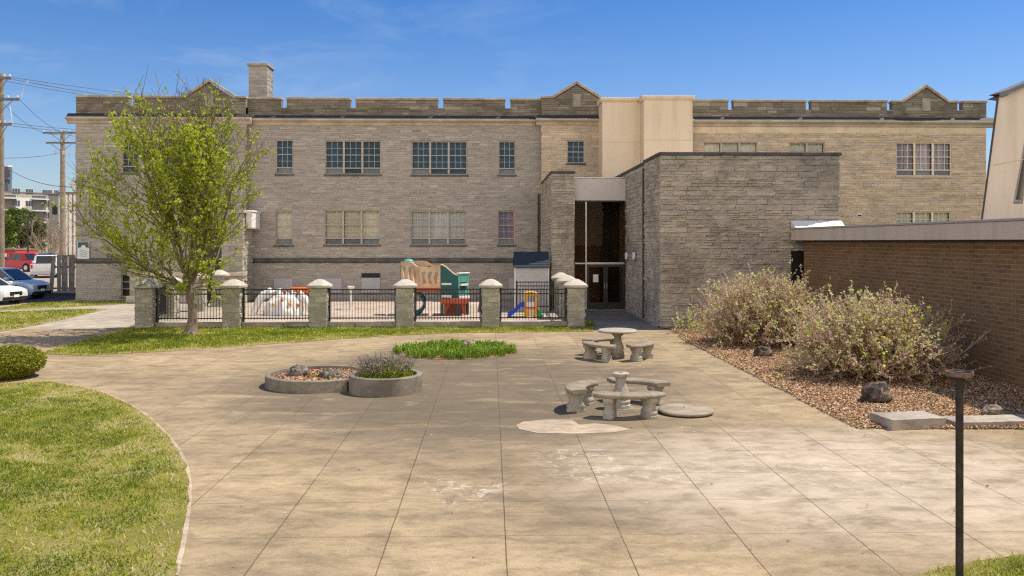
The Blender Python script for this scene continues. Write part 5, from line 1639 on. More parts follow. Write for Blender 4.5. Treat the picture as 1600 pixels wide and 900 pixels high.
q = G(1370, 630); rock((q[0], q[1], 0.13), 0.29, 0.22, 0.27, 4, 'rock_dark', 'largest dark pitted rock on mulch below the front shrub')
q = G(1556, 650); rock((q[0] - 0.05, q[1], 0.07), 0.22, 0.15, 0.13, 5, 'rock_pale', 'pinkish rock behind the right concrete slab at the mulch edge')
q = G(1138, 532); rock((q[0], q[1], 0.06), 0.16, 0.12, 0.12, 6, 'rock_dark', 'smallest dark rock half hidden left of the rear shrub')
q = G(733, 545); rock((q[0], q[1], 0.10), 0.22, 0.15, 0.14, 7, 'rock_pale', 'pale rock lying among the strappy plants of the round bed')
# two concrete slabs edging the mulch
for k, (pa, pb, dp, hh, lab) in enumerate((((1394, 673), (1478, 669.5), 0.62, 0.19, 'rough concrete block at the mulch edge left of the iron post'), ((1497, 670), (1700, 664), 0.5, 0.115, 'long low concrete slab at the mulch edge right of the iron post'))):
    a_, c_ = Vector((*G(*pa), 0)), Vector((*G(*pb), 0))
    u = (c_ - a_).normalized(); v_ = Vector((-u.y, u.x, 0)); L = (c_ - a_).length
    bm = bmesh.new()
    nx, ny, nz_ = 18, 9, 4
    bmesh.ops.create_cube(bm, size=1)
    bmesh.ops.subdivide_edges(bm, edges=bm.edges[:], cuts=7, use_grid_fill=True)
    for v in bm.verts:
        p = Vector(((v.co.x + .5) * L, (v.co.y + .5) * dp, (v.co.z + .5) * hh))
        e = max(abs(v.co.x), abs(v.co.y)); 
        if e > 0.49 and v.co.z > 0.49: p.z -= 0.012
        p += Vector([0.012 * noise.noise(p * 6 + Vector((k * 9, i * 5, 0))) for i in range(3)])
        w_ = a_ + u * p.x + v_ * p.y; v.co = (w_.x, w_.y, p.z - 0.003)
    me = bpy.data.meshes.new('slab'); bm.to_mesh(me); bm.free(); me.materials.append(M['cast'])
    o = bpy.data.objects.new('concrete_slab', me); COL.objects.link(o); tag(o, lab, 'slab', 'concrete slabs edging the mulch')

# ================================================================== STONE TABLES AND BENCHES
def arc_seat(b, r0, r1, half, z0, z1, n=18):
    """curved bench seat about the local origin's table, centred on +x... local y is along the arc; r measured from (-(r0+r1)/2,0)"""
    rm = (r0 + r1) / 2
    rings = []
    e = 0.02
    for k in range(n + 1):
        t = -half + 2 * half * k / n
        sec = []
        rr0, rr1 = r0, r1
        endf = min(k, n - k)
        ins = {0: 0.035, 1: 0.008}.get(endf, 0.0)
        for r, z in ((rr0 + ins + e, z0), (rr1 - ins - e, z0), (rr1 - ins, z0 + 0.02), (rr1 - ins + 0.004 * (k % 2), z0 + (z1 - z0) * .5), (rr1 - ins, z1 - 0.015), (rr1 - ins - e, z1), (rr0 + ins + e, z1), (rr0 + ins, z1 - 0.015), (rr0 + ins - 0.004 * (k % 2), z0 + (z1 - z0) * .5), (rr0 + ins, z0 + 0.02)):
            sec.append((r * cos(t) - rm, r * sin(t), z))
        rings.append(sec)
    i0 = len(b.v); m = len(rings[0])
    for s_ in rings: b.v.extend(s_)
    for k in range(n):
        for q in range(m):
            b.f.append((i0 + k * m + q, i0 + k * m + (q + 1) % m, i0 + (k + 1) * m + (q + 1) % m, i0 + (k + 1) * m + q)); b.t.append(.5)
    b.f.append(tuple(i0 + q for q in range(m))); b.t.append(.5)
    b.f.append(tuple(i0 + n * m + q for q in range(m))); b.t.append(.5)
def bench_leg(b, cx, cy, ang, h):
    """scrolled pedestal: lathe-like waisted slab; wide across the seat, thin along it"""
    m = Matrix.Translation((cx, cy, 0)) @ Matrix.Rotation(ang, 4, 'Z')
    prof = [(0.175, 0.0), (0.175, 0.045), (0.155, 0.06), (0.165, 0.09), (0.16, 0.12), (0.125, 0.16), (0.115, 0.21), (0.13, 0.26), (0.165, 0.30), (0.175, 0.34), (0.16, h)]
    i0 = len(b.v)
    for k, (w_, z) in enumerate(prof):
        th_ = 0.075 + 0.018 * (w_ - 0.115) / 0.06
        z = z * h / 0.37 if k < len(prof) - 1 else h
        for (sx, sy) in ((-1, -.75), (-.8, -1), (.8, -1), (1, -.75), (1, .75), (.8, 1), (-.8, 1), (-1, .75)):
            b.v.append(tuple(m @ Vector((sx * w_, sy * th_, z))))
    for k in range(len(prof) - 1):
        for q in range(8):
            b.f.append((i0 + k * 8 + q, i0 + k * 8 + (q + 1) % 8, i0 + (k + 1) * 8 + (q + 1) % 8, i0 + (k + 1) * 8 + q)); b.t.append(.5)
    b.f.append(tuple(i0 + q for q in range(8))); b.t.append(.5)
    b.f.append(tuple(i0 + (len(prof) - 1) * 8 + q for q in range(8))); b.t.append(.5)
def make_bench(h=0.43):
    t = thing('stone_bench', '', 'bench')
    b = MB(); arc_seat(b, 0.66, 1.03, 0.70, h - 0.075, h); b.build('seat', 'furniture', t, local=True, smooth=True, angle=50)
    rm = 0.845
    for s_ in (-1, 1):
        b = MB(); a_ = s_ * 0.42
        bench_leg(b, rm * cos(a_) - rm, rm * sin(a_), a_, h - 0.076)
        b.build('leg', 'furniture_pale', t, local=True, smooth=True, angle=50)
    return t
T1, T2 = (3.40, 22.75), (2.42, 15.80)
bn = make_bench()
bspots = [(2.44, 14.86, T2, 'curved stone bench in front of the topless pedestal'),
          (1.60, 15.85, T2, 'curved stone bench left of the topless pedestal'),
          (2.88, 16.42, T2, 'curved stone bench behind the topless pedestal'),
          (2.74, 22.15, T1, 'curved stone bench front left of the complete round table'),
          (4.02, 22.2, T1, 'curved stone bench front right of the complete round table'),
          (3.05, 23.45, T1, 'curved stone bench behind the complete round table')]
dirs = [-pi / 2, radians(160), radians(62), radians(212), radians(-35), radians(112)]
for i, (x, y, c_, lab) in enumerate(bspots):
    o = bn if i == 0 else copy_tree(bn)
    o.location = (x, y, 0); o.rotation_euler = (0, 0, dirs[i])
    o['label'] = lab; o['group'] = 'curved stone benches'
ped = [(0.185, 0.0), (0.185, 0.06), (0.16, 0.075), (0.17, 0.10), (0.175, 0.13), (0.155, 0.155), (0.15, 0.17), (0.165, 0.24), (0.15, 0.30), (0.115, 0.38), (0.092, 0.46), (0.09, 0.52), (0.105, 0.56), (0.14, 0.585), (0.155, 0.60), (0.155, 0.645), (0.14, 0.655)]
t = thing('stone_pedestal', 'fluted stone table pedestal without its top between three benches', 'pedestal', (T2[0], T2[1], 0))
b = MB(); b.lathe(ped, 32, (T2[0], T2[1], 0), None, 0.035, 8); b.build('column', 'furniture_pale', t, smooth=True, angle=45)
b = MB(); b.lathe([(0.03, 0.656), (0.03, 0.66)], 12, (T2[0], T2[1], 0)); b.build('socket', 'lead', t)
b = MB(); b.lathe([(0.26, 0.001), (0.26, 0.008)], 24, (T2[0], T2[1], 0)); b.build('stain_ring', 'walk_dark', t)
t = thing('stone_table', 'complete round stone pedestal table with curved benches round it', 'table', (T1[0], T1[1], 0))
b = MB(); b.lathe(ped, 32, (T1[0], T1[1], 0), None, 0.03, 8); b.build('pedestal', 'furniture', t, smooth=True, angle=45)
disc = [(0.40, 0), (0.50, 0.012), (0.525, 0.035), (0.525, 0.055), (0.50, 0.078), (0.485, 0.08)]
b = MB(); b.lathe([(r, z + 0.655) for r, z in disc], 48, (T1[0], T1[1], 0)); b.build('tabletop', 'furniture_pale', t, smooth=True, angle=40)
q = G(1071.5, 645); t = thing('loose_tabletop', 'round stone tabletop lying flat on the paving beside a bench', 'tabletop', (q[0], q[1], 0))
b = MB(); b.lathe([(r * 0.95, z) for r, z in disc], 48, (q[0], q[1], 0.004), None, 0.004, 40); b.build('disc', 'furniture', t, smooth=True, angle=40)
b = MB(); b.lathe([(0.018, 0.081), (0.018, 0.085)], 10, (q[0] - 0.02, q[1] + 0.08, 0.004)); b.build('pin_hole', 'lead', t)

# iron post with a flange plate
q = (at(1499.2, 6.6), 6.6)
t = thing('iron_post', 'rusty iron post with a round plate on top at the right', 'post', (q[0], q[1], 0))
zt_ = zat(1499, 583, 6.6)
b = MB(); b.lathe([(0.0285, 0.0), (0.0285, zt_ - 0.02)], 14, (q[0], q[1], 0)); b.build('pole', 'rust_steel', t, smooth=True, angle=40)
b = MB(); b.lathe([(0.04, zt_ - 0.03), (0.098, zt_ - 0.022), (0.102, zt_ - 0.012), (0.102, zt_ + 0.014), (0.094, zt_ + 0.014), (0.092, zt_ - 0.004), (0.04, zt_ - 0.004), (0.04, zt_ + 0.006), (0.02, zt_ + 0.006)], 28, (q[0], q[1], 0)); b.build('plate', 'rust_plate', t, smooth=True, angle=35)
b = MB(); b.box(q[0] - 0.035, q[0] + 0.035, q[1] - 0.03, q[1] + 0.03, zt_ + 0.0062, zt_ + 0.012); b.build('socket', 'lead', t)

# ================================================================== PLAYGROUND
# --- tan / teal / red play structure
YS = 35.9
def sp(px, py, Y=YS):
    return (at(px, Y), zat(px, py, Y))
ps = thing('play_structure', 'tan teal and red plastic play structure behind the iron fence', 'play structure', (at(680, YS), YS, 0))
# slatted tan panel, two faces: its front turned, then straight
def slat_panel(name, p0, p1, y0, y1, top, zbot, mat, nsl):
    """panel from (x0,y0) to (x1,y1); top(t) gives the curved top edge; wavy vertical slots"""
    b = MB(); x0, x1 = p0, p1
    N = 24
    d = Vector((x1 - x0, y1 - y0, 0)); nn = Vector((d.y, -d.x, 0)).normalized() * 0.035
    def pt(t, z, s): 
        q = Vector((x0, y0, z)) + d * t + nn * s
        return tuple(q)
    def strip(ta, tb, za_f, zb_f, n=1):
        for k in range(n):
            a_ = ta + (tb - ta) * k / n; c_ = ta + (tb - ta) * (k + 1) / n
            for s_ in (1, -1):
                b.face([pt(a_, za_f(a_), s_), pt(c_, za_f(c_), s_), pt(c_, zb_f(c_), s_), pt(a_, zb_f(a_), s_)])
            b.face([pt(a_, zb_f(a_), 1), pt(c_, zb_f(c_), 1), pt(c_, zb_f(c_), -1), pt(a_, zb_f(a_), -1)])
            b.face([pt(a_, za_f(a_), 1), pt(c_, za_f(c_), 1), pt(c_, za_f(c_), -1), pt(a_, za_f(a_), -1)])
        for q in (ta, tb):
            b.face([pt(q, za_f(q), 1), pt(q, za_f(q), -1), pt(q, zb_f(q), -1), pt(q, zb_f(q), 1)])
    zl = lambda t: zbot + 0.16
    zh = lambda t: top(t) - 0.20
    strip(0, 1, lambda t: zbot, zl, 6); strip(0, 1, zh, top, N)
    w_ = 1.0 / (2 * nsl + 1)
    for k in range(nsl + 1):
        ta, tb = 2 * k * w_, (2 * k + 1) * w_
        wv = 0.25 * w_
        M_ = 6
        for j in range(M_):
            def edge(t, j, s): return t + wv * sin(j / M_ * 2 * pi + k) 
            za = lambda t, j=j: zl(t) + (zh(t) - zl(t)) * j / M_
            for s_ in (1, -1):
                a0, a1, c0, c1 = edge(ta, j, 0), edge(tb, j, 0), edge(ta, j + 1, 0), edge(tb, j + 1, 0)
                if k == 0: a0 = c0 = 0
                if k == nsl: a1 = c1 = 1
                zj = zl(.5) + (zh(ta) - zl(ta)) * j / M_; zk = zl(.5) + (zh(ta) - zl(ta)) * (j + 1) / M_
                b.face([pt(a0, zj, s_), pt(a1, zj, s_), pt(c1, zk, s_), pt(c0, zk, s_)])
            for e0, e1 in ((a0, c0), (a1, c1)):
                b.face([pt(e0, zj, 1), pt(e0, zj, -1), pt(e1, zk, -1), pt(e1, zk, 1)])
    return b.build(name, mat, ps)
xA, xB_, xC, xD, xE = at(626, YS), at(655, YS - 0.35), at(688, YS - 0.35), at(715, YS - 0.35), at(732, YS + 0.1)
z1, z2 = zat(640, 409, YS), zat(670, 417, YS - 0.35)
zd = zat(670, 449, YS - 0.35)
sm = lambda t: t * t * (3 - 2 * t)
slat_panel('slatted_panel', xA, xB_, YS + 0.25, YS - 0.35, lambda t: z1 + (z2 - z1) * sm(max(0, (t - 0.5) * 2)), zd, 'plastic_tan', 3)
slat_panel('slatted_panel', xB_ + 0.005, xC, YS - 0.35, YS - 0.35, lambda t: z2, zd, 'plastic_tan', 3)
slat_panel('slatted_panel', xA + 0.5, xC, YS + 0.85, YS + 0.85, lambda t: z1 + 0.02 + (z2 - z1) * sm(max(0, min(1, (t - 0.35) * 2.5))), zd, 'plastic_tan', 4)
b = MB(); b.box(xA + 0.04, xC, YS - 0.28, YS + 0.8, zd - 0.2, zd - 0.02); b.box(xC + 0.01, xE, YS - 0.5, YS + 0.75, zat(700, 470, YS) - 0.09, zat(700, 465, YS)); b.build('deck', 'plastic_red', ps, bevel=0.02)
# teal side panel with a swooping top
zt0, zt1, zbt = zat(690, 414, YS), zat(714, 430, YS), zat(700, 465, YS) + 0.005
prof = [(xC + 0.01, zbt)] + [(xC + 0.01 + (xD - xC) * k / 12, zt0 + (zt1 - zt0) * sm(k / 12)) for k in range(13)] + [(xD, zbt)]
b = MB(); b.prism(prof, 'y', YS - 0.40, YS - 0.33); b.build('side_panel', 'plastic_teal', ps, bevel=0.015)
b = MB(); b.tube([(xC + 0.01 + (xD - xC) * k / 12, YS - 0.365, zt0 + 0.015 + (zt1 - zt0) * sm(k / 12)) for k in range(13)], 0.035, 6); b.build('top_rail', 'plastic_tan', ps, smooth=True)
b = MB()
for k in range(5):
    pass
b.box(at(691, YS), at(706, YS), YS - 0.42, YS - 0.401, zat(700, 444.5, YS), zat(700, 441.5, YS)); b.build('nameplate', 'white_plastic', ps)
# mint play-house front and its shutter and counter
d0, d1 = Vector((xD + 0.005, YS - 0.36)), Vector((xE, YS + 0.05))
u = (d1 - d0).normalized(); nn = Vector((u.y, -u.x)); Lh = (d1 - d0).length
m4 = Matrix.Translation((d0.x, d0.y, 0)) @ Matrix.Rotation(math.atan2(u.y, u.x), 4, 'Z')
zt2 = zat(722, 427.5, YS)
b = MB()
for (a_, c_, za, zb) in ((0, 0.10, zbt, zt2), (Lh - 0.10, Lh, zbt, zt2), (0.10, Lh - 0.10, zt2 - 0.35, zt2), (0.10, Lh - 0.10, zbt, zbt + 0.30)):
    b.box(a_, c_, -0.04, 0.04, za, zb, m4)
b.build('house_panel', 'plastic_mint', ps, bevel=0.012)
b = MB(); b.box(-0.02, Lh + 0.03, -0.07, 0.07, zt2 + 0.002, zt2 + 0.05, m4); b.build('top_rail', 'climber_white', ps, bevel=0.015)
b = MB(); b.box(0.1, Lh - 0.1, -0.12, 0.0, zat(722, 446, YS), zat(722, 443, YS), m4); b.box(0.02, Lh - 0.02, -0.12, -0.045, zat(722, 466, YS), zat(722, 462, YS), m4); b.build('counter', 'white_plastic', ps, bevel=0.008)
b = MB(); b.box(at(691, YS), at(706, YS), YS - 0.43, YS - 0.405, zat(700, 464, YS), zat(700, 460, YS)); b.build('counter', 'white_plastic', ps)
b = MB(); b.box(0.11, Lh - 0.11, 0.045, 0.06, zbt + 0.3, zt2 - 0.35, m4); b.build('shutter', 'plastic_teal', ps)
for (x, y) in ((xC + 0.06, YS - 0.42), (xD + 0.02, YS - 0.42), (xE - 0.04, YS + 0.1), (xA + 0.08, YS + 0.3), (xC, YS + 0.8), (xE - 0.05, YS + 0.7)):
    b = MB(); b.lathe([(0.06, 0.0), (0.055, zd - 0.1 if x < xC - 0.2 else zbt - 0.03)], 10, (x, y, 0)); b.build('post', 'plastic_teal', ps, smooth=True)
b = MB(); zz_ = zbt - 0.1
pr_ = [(xC + 0.15, 0.02), (xC + 0.15, zz_), (xE - 0.1, zz_), (xE - 0.1, 0.02), (xE - 0.2, 0.02)] + [(xC + 0.25 + (xE - xC - 0.45) * (0.5 + 0.5 * cos(pi * k / 10)), 0.02 + (zz_ - 0.14) * sin(pi * k / 10)) for k in range(11)]
b.prism(pr_, 'y', YS - 0.25, YS - 0.2); b.build('arch_panel', 'plastic_red', ps)
b = MB(); b.box(xC + 0.15, xE - 0.1, YS + 0.3, YS + 0.35, 0.02, zz_); b.build('back_panel', 'plastic_red', ps)
b = MB(); b.lathe([(0.24, 0.0), (0.235, 0.06), (0.18, 0.13), (0.08, 0.17), (0.02, 0.18)], 18, (at(638.5, YS + 0.5), YS + 0.5, z1 - 0.06)); b.build('dome', 'plastic_mint', ps, smooth=True)
b = MB(); b.box(at(624, YS), at(628.5, YS), YS + 0.3, YS + 0.8, zat(626, 440, YS), zat(626, 414, YS)); b.build('end_panel', 'plastic_teal', ps, bevel=0.02)
# slide tube curling out underneath on the left
pts = [(at(652, YS) + 0.0, YS + 0.2, zd - 0.3), (at(660, YS), YS - 0.1, zd - 0.45), (at(664, YS), YS - 0.25, 0.62), (at(664, YS), YS - 0.35, 0.40), (at(659, YS), YS - 0.5, 0.20), (at(652, YS), YS - 0.6, 0.12)]
b = MB()
for k in range(len(pts) - 1):
    p_, q_ = Vector(pts[k]), Vector(pts[k + 1])
    for s_ in range(6):
        t0, t1 = pi * s_ / 6, pi * (s_ + 1) / 6
        def P_(p, t): return (p.x - 0.02 * cos(t), p.y - 0.24 * cos(t), p.z - 0.2 * sin(t) + 0.12)
        b.face([P_(p_, t0), P_(p_, t1), P_(q_, t1), P_(q_, t0)])
o = b.build('slide', 'plastic_teal', ps, smooth=True, angle=80)
md = o.modifiers.new('thick', 'SOLIDIFY'); md.thickness = 0.03

# --- white climbing boulder with coloured holds
YC = 36.2
cl = thing('climbing_boulder', 'white arched climbing boulder with orange hand holds behind the fence', 'climber', (at(440, YC), YC, 0))
bm = bmesh.new()
bmesh.ops.create_icosphere(bm, subdivisions=5, radius=1)
cxm = at(446, YC)
for v in bm.verts:
    p = v.co.copy()
    d = 1 + 0.16 * noise.noise(p * 1.6 + Vector((3, 1, 9))) + 0.09 * noise.noise(p * 4 + Vector((5, 2, 1)))
    k = 0.10 * max(0, sin(p.x * 9 + 1)) * (1 if p.z < 0.5 else 0.4)
    sq = abs(p.z) ** 0.7 * (1 if p.z > 0 else -1)
    v.co = Vector((p.x * d * (0.82 - k * 0.4), p.y * d * 0.62 - k, max(-0.05, sq * 0.98 * (0.97 + 0.1 * noise.noise(Vector((p.x * 2.5, 0, 4)))))))
bmesh.ops.translate(bm, verts=bm.verts, vec=Vector((cxm, YC, 0)))
me = bpy.data.meshes.new('boulder'); bm.to_mesh(me); bm.free(); me.polygons.foreach_set('use_smooth', np.ones(len(me.polygons), dtype=bool)); me.materials.append(M['climber_white'])
o = bpy.data.objects.new('boulder', me); COL.objects.link(o); o.parent = cl; o.location = -WOFF[cl.name]
def arch(pa, name):
    b = MB(); b.tube([(at(px, YC), YC - dy, max(0.0, zat(px, py, YC))) for px, py, dy, _ in pa], [r for *_, r in pa], 10)
    oo = b.build(name, 'climber_white', cl, smooth=True, angle=80)
arch([(399, 489, 0.25, 0.13), (402, 480, 0.2, 0.14), (406, 469, 0.12, 0.16), (412, 461, 0.05, 0.18), (422, 458, 0.0, 0.24), (436, 461, 0, 0.32)], 'arch_leg')
arch([(484, 486, 0.2, 0.10), (483, 476, 0.15, 0.12), (478, 467, 0.1, 0.15), (468, 461, 0.0, 0.2), (458, 462, 0, 0.26)], 'arch_leg')
for px, py, mt in ((426.5, 475.5, 'plastic_yellow'), (441, 469, 'plastic_orange'), (443, 457.5, 'plastic_orange'), (452.5, 475, 'plastic_yellow'), (464.5, 477, 'plastic_orange'), (464, 456, 'plastic_orange')):
    R = random.Random(px)
    # the hold sits on the boulder's front face
    x, z = at(px, YC - 0.5), zat(px, py, YC - 0.5)
    k2 = 1 - ((x - cxm) / 0.85) ** 2 - (z / 1.05) ** 2
    y = YC - 0.60 * sqrt(max(0.06, k2)) - 0.03
    b = MB(); b.lathe([(0.02, -0.05), (0.075, -0.04), (0.085, 0.0), (0.06, 0.04), (0.02, 0.05)], 9, (0, 0, 0), Matrix.Translation((x, y, z)) @ Matrix.Rotation(R.uniform(0, 3), 4, 'Y') @ Matrix.Rotation(pi / 2, 4, 'X') @ Matrix.Diagonal((1.0, 0.75, 1.2, 1)))
    b.build('hand_hold', mt, cl, smooth=True)
b = MB(); b.tube([(at(px, YC - 0.7), YC - 0.72, 0.012) for px in (418, 435, 450, 465, 486)], 0.012, 5); tag(b.build('ground_cord', 'cable', None), 'thin green cord lying on the playground floor by the white climber', 'cord')

# --- red table behind the climber
xq0, xq1, yq, zq = at(455, 40.0), at(489, 40.0), 40.0, zat(470, 449, 40.0)
rt = thing('red_table', 'orange red slatted table top showing behind the white climber', 'table', ((xq0 + xq1) / 2, yq, 0))
b = MB()
for k in range(4):
    b.box(xq0, xq1, yq - 0.4 + 0.2 * k, yq - 0.22 + 0.2 * k, zq - 0.05, zq)
b.build('table_top', 'plastic_orange', rt, bevel=0.01)
b = MB(); b.box(xq0 + 0.1, xq1 - 0.05, yq - 0.38, yq - 0.34, zq - 0.26, zq - 0.055); b.build('apron', 'plastic_orange', rt)
for sx_ in (xq0 + 0.12, xq1 - 0.12):
    for sy_ in (yq - 0.33, yq + 0.3):
        b = MB(); b.box(sx_ - 0.03, sx_ + 0.03, sy_ - 0.03, sy_ + 0.03, 0, zq - 0.055); b.build('leg', 'plastic_red', rt)
# --- small white pedestal basin
xq, yq = at(548.5, 39.0), 39.0
zq = zat(548, 447, 39.0)
t = thing('drinking_basin', 'small white pedestal basin behind the middle fence panel', 'basin', (xq, yq, 0))
b = MB(); b.lathe([(0.1, 0), (0.07, 0.08), (0.05, 0.4), (0.06, zq - 0.14)], 12, (xq, yq, 0)); b.build('pedestal', 'climber_white', t, smooth=True)
b = MB(); b.lathe([(0.06, zq - 0.139), (0.15, zq - 0.08), (0.17, zq), (0.13, zq - 0.02), (0.03, zq - 0.05)], 16, (xq, yq, 0)); b.build('bowl', 'white_plastic', t, smooth=True)

# --- toddler slide tower
YY = 35.0
tx0, tx1 = at(819.5, YY), at(838.5, YY)
ts = thing('toddler_slide', 'small yellow toy tower with blue slide behind the right fence panel', 'toy slide', ((tx0 + tx1) / 2, YY, 0))
ztp = zat(829, 455, YY)
for (x, y) in ((tx0 + 0.05, YY - 0.22), (tx1 - 0.05, YY - 0.22), (tx0 + 0.05, YY + 0.22), (tx1 - 0.05, YY + 0.22)):
    b = MB(); b.box(x - 0.045, x + 0.045, y - 0.04, y + 0.04, 0, ztp - 0.16); b.build('post', 'plastic_yellow', ts, bevel=0.015)
b = MB()
xm_ = (tx0 + tx1) / 2
b.prism([(tx0 - 0.05, ztp - 0.16), (tx1 + 0.05, ztp - 0.16), (tx1 + 0.03, ztp - 0.06), (tx1 - 0.06, ztp - 0.03), (xm_ + 0.08, ztp), (xm_ - 0.08, ztp), (tx0 + 0.06, ztp - 0.03), (tx0 - 0.03, ztp - 0.06)], 'y', YY - 0.28, YY + 0.28); b.build('roof', 'plastic_yellow', ts, bevel=0.015)
b = MB(); b.box(tx0 + 0.097, tx1 - 0.097, YY - 0.25, YY - 0.22, 0.36, 0.62); b.build('upper_panel', 'climber_white', ts, bevel=0.01)
b = MB(); b.box(tx0 + 0.01, tx1 + 0.12, YY - 0.28, YY - 0.19, 0.36, 0.41); b.build('bar', 'plastic_pink', ts, bevel=0.01)
b = MB(); b.box(tx0 + 0.097, tx1 - 0.097, YY - 0.25, YY - 0.21, 0.03, 0.34)
b.build('lower_panel', 'plastic_yellow', ts, bevel=0.01)
b = MB()
for k in range(3):
    b.box(tx0 + 0.14, tx1 - 0.14, YY - 0.265, YY - 0.251, 0.07 + 0.08 * k, 0.11 + 0.08 * k)
b.build('vent_bars', 'climber_white', ts)
sx0, szt = at(793.5, YY), 0.50
b = MB()
pth = [(tx0, szt), (tx0 - 0.12, szt - 0.02), (sx0 + 0.16, 0.11), (sx0, 0.06)]
for (xa, za), (xb, zb) in zip(pth, pth[1:]):
    b.prism([(xa, za), (xb, zb), (xb, zb - 0.04), (xa, za - 0.04)], 'y', YY - 0.2, YY + 0.2)
    for ys in (-0.22, 0.2):
        b.prism([(xa, za + 0.11), (xb, zb + 0.09), (xb, zb - 0.05), (xa, za - 0.05)], 'y', YY + ys - 0.0, YY + ys + 0.025)
b.build('chute', 'plastic_blue', ts)
b = MB(); b.prism([(tx1 + 0.0, 0.01), (tx1 + 0.02, 0.34), (tx1 + 0.12, 0.32), (tx1 + 0.18, 0.16), (tx1 + 0.26, 0.10), (tx1 + 0.27, 0.01)], 'y', YY - 0.2, YY + 0.15); b.build('step', 'plastic_green', ts, bevel=0.02)
# --- toy shed with blue shingle roof
hx0, hx1, hy0, hy1 = at(806, 37.4), at(856, 37.4), 37.4, 38.9
ze, zr = zat(830, 417, 37.4), zat(830, 394, 38.1)
shd = thing('toy_shed', 'small pale shed with a dark blue shingled roof beside the entrance wall', 'shed', ((hx0 + hx1) / 2, 38, 0))
b = MB(); b.box(hx0, hx1, hy0, hy1, 0, ze)
b.prism([(hy0, ze), (hy1, ze), ((hy0 + hy1) / 2, zr - 0.08)], 'x', hx0, hx1)
w_ = b.build('wall', 'siding', shd)
b = MB()
for k in range(9):
    z = 0.12 + k * (ze - 0.15) / 9
    b.prism([(hy0 - 0.012, z), (hy0, z + (ze - 0.15) / 9), (hy0, z)], 'x', hx0 + 0.01, hx1 - 0.01)
b.build('clapboard', 'siding', w_)
b = MB(); ym = (hy0 + hy1) / 2
for s_ in (-1, 1):
    ya = hy0 - 0.14 if s_ < 0 else hy1 + 0.14
    ne = 7
    for k in range(ne):
        f0, f1 = k / ne, (k + 1) / ne
        y0, y1 = ya + (ym - ya) * f0, ya + (ym - ya) * f1
        z0, z1_ = ze - 0.03 + (zr - ze + 0.03) * f0, ze - 0.03 + (zr - ze + 0.03) * f1
        b.prism([(y0, z0), (y1, z1_), (y1, z1_ + 0.025), (y0, z0 + 0.045)], 'x', hx0 - 0.08, hx1 + 0.08)
b.build('roof', 'shingle', shd)
b = MB(); b.box(hx0 - 0.07, hx0 - 0.005, hy0 - 0.02, hy0 + 0.06, 0, ze); b.box(hx1 + 0.005, hx1 + 0.05, hy0 - 0.02, hy0 + 0.06, 0, ze); b.build('corner_board', 'white_plastic', shd)

# ================================================================== LEFT BACKGROUND: plank fence, poles, cars, apartment, trees
yf = 50.0
pf = thing('plank_fence', 'leaning grey weathered plank fence at the left corner of the building', 'fence', (at(98, yf), yf, 0))
R = random.Random(2)
x = at(81, yf); xe = XL - 0.1
ztop = zat(98, 397, yf)
k = 0
while x < xe:
    wd_ = R.uniform(0.13, 0.24)
    b = MB()
    ln = R.uniform(-0.02, 0.02) + (-0.10 if k == 0 else 0)
    zz0 = 0.18 if k > 0 else 0.1
    zt_ = ztop + R.uniform(-0.10, 0.04)
    yo = R.uniform(-0.03, 0.03)
    b.prism([(x + ln * 2, zz0), (x + ln * 2 + wd_, zz0), (x + wd_, zt_), (x, zt_ - R.uniform(0, 0.02))], 'y', yf + yo, yf + yo + 0.025)
    b.build('plank', 'weathered_wood', pf)
    x += wd_ + R.choice((0.012, 0.02, 0.05)); k += 1
for z in (0.32, ztop - 0.8):
    b = MB(); b.box(at(82, yf), xe, yf + 0.06, yf + 0.11, z, z + 0.1); b.build('rail', 'weathered_wood', pf)
b = MB(); b.box(at(80, yf) - 0.9, xe, yf - 0.5, yf - 0.2, -0.01, 0.14); tag(b.build('wheel_stop', 'asphalt', None, bevel=0.02), 'low dark kerb in front of the plank fence', 'kerb')
b = MB(); b.tube([(at(79, yf), yf - 0.15, 0.35), (at(76, yf), yf - 0.6, 0.12), (at(67, 48), 48.0, 0.03)], [0.05, 0.05, 0.04], 6); tag(b.build('fallen_plank', 'weathered_wood', None), 'dark fallen timber leaning out from the plank fence', 'plank')
sheet('driveway', [(-40, 43.205), (-22.2, 43.205), (-22.2, 49.6), (-40, 49.6)], 0.0, 'asphalt')

def utility_pole(px, Y, ztop_py, r0, r1, label, arms, extras):
    x = at(px, Y); zt_ = zat(px, ztop_py, Y)
    t = thing('utility_pole', label, 'utility pole', (x, Y, 0), 0, 'wooden utility poles')
    b = MB(); b.lathe([(r0, -0.05), (r1, zt_)], 12, (x, Y, 0)); b.build('pole', 'pole_wood', t, smooth=True)
    for (xa, xb, py, dy) in arms:
        z = zat(px, py, Y)
        b = MB(); b.box(at(xa, Y), at(xb, Y), Y - 0.28, Y - 0.16, z - 0.08, z + 0.08); arm = b.build('crossarm', 'weathered_wood', t)
        for q in np.linspace(at(xa, Y) + 0.1, at(xb, Y) - 0.1, 5):
            b = MB(); b.lathe([(0.03, 0.08), (0.06, 0.10), (0.06, 0.2), (0.03, 0.24)], 8, (q, Y - 0.22, z)); b.build('insulator', 'insulator', arm)
        b = MB()
        for s_ in (-1, 1):
            xe_ = x + s_ * min(1.0, abs(at(xb, Y) - x) * 0.7)
            b.tube([(xe_, Y - 0.25, z - 0.05), (x, Y - 0.2, z - 0.85)], 0.03, 5)
        b.build('brace', 'pole_wood', t)
    for (dx, py, wx, hz2, mt) in extras:
        z = zat(px, py, Y)
        b = MB(); b.lathe([(wx * 0.8, -hz2), (wx, -hz2 * 0.8), (wx, hz2 * 0.8), (wx * 0.6, hz2)], 10, (x + dx, Y - 0.35, z)); b.build('transformer', mt, t, smooth=True)
    return x, Y
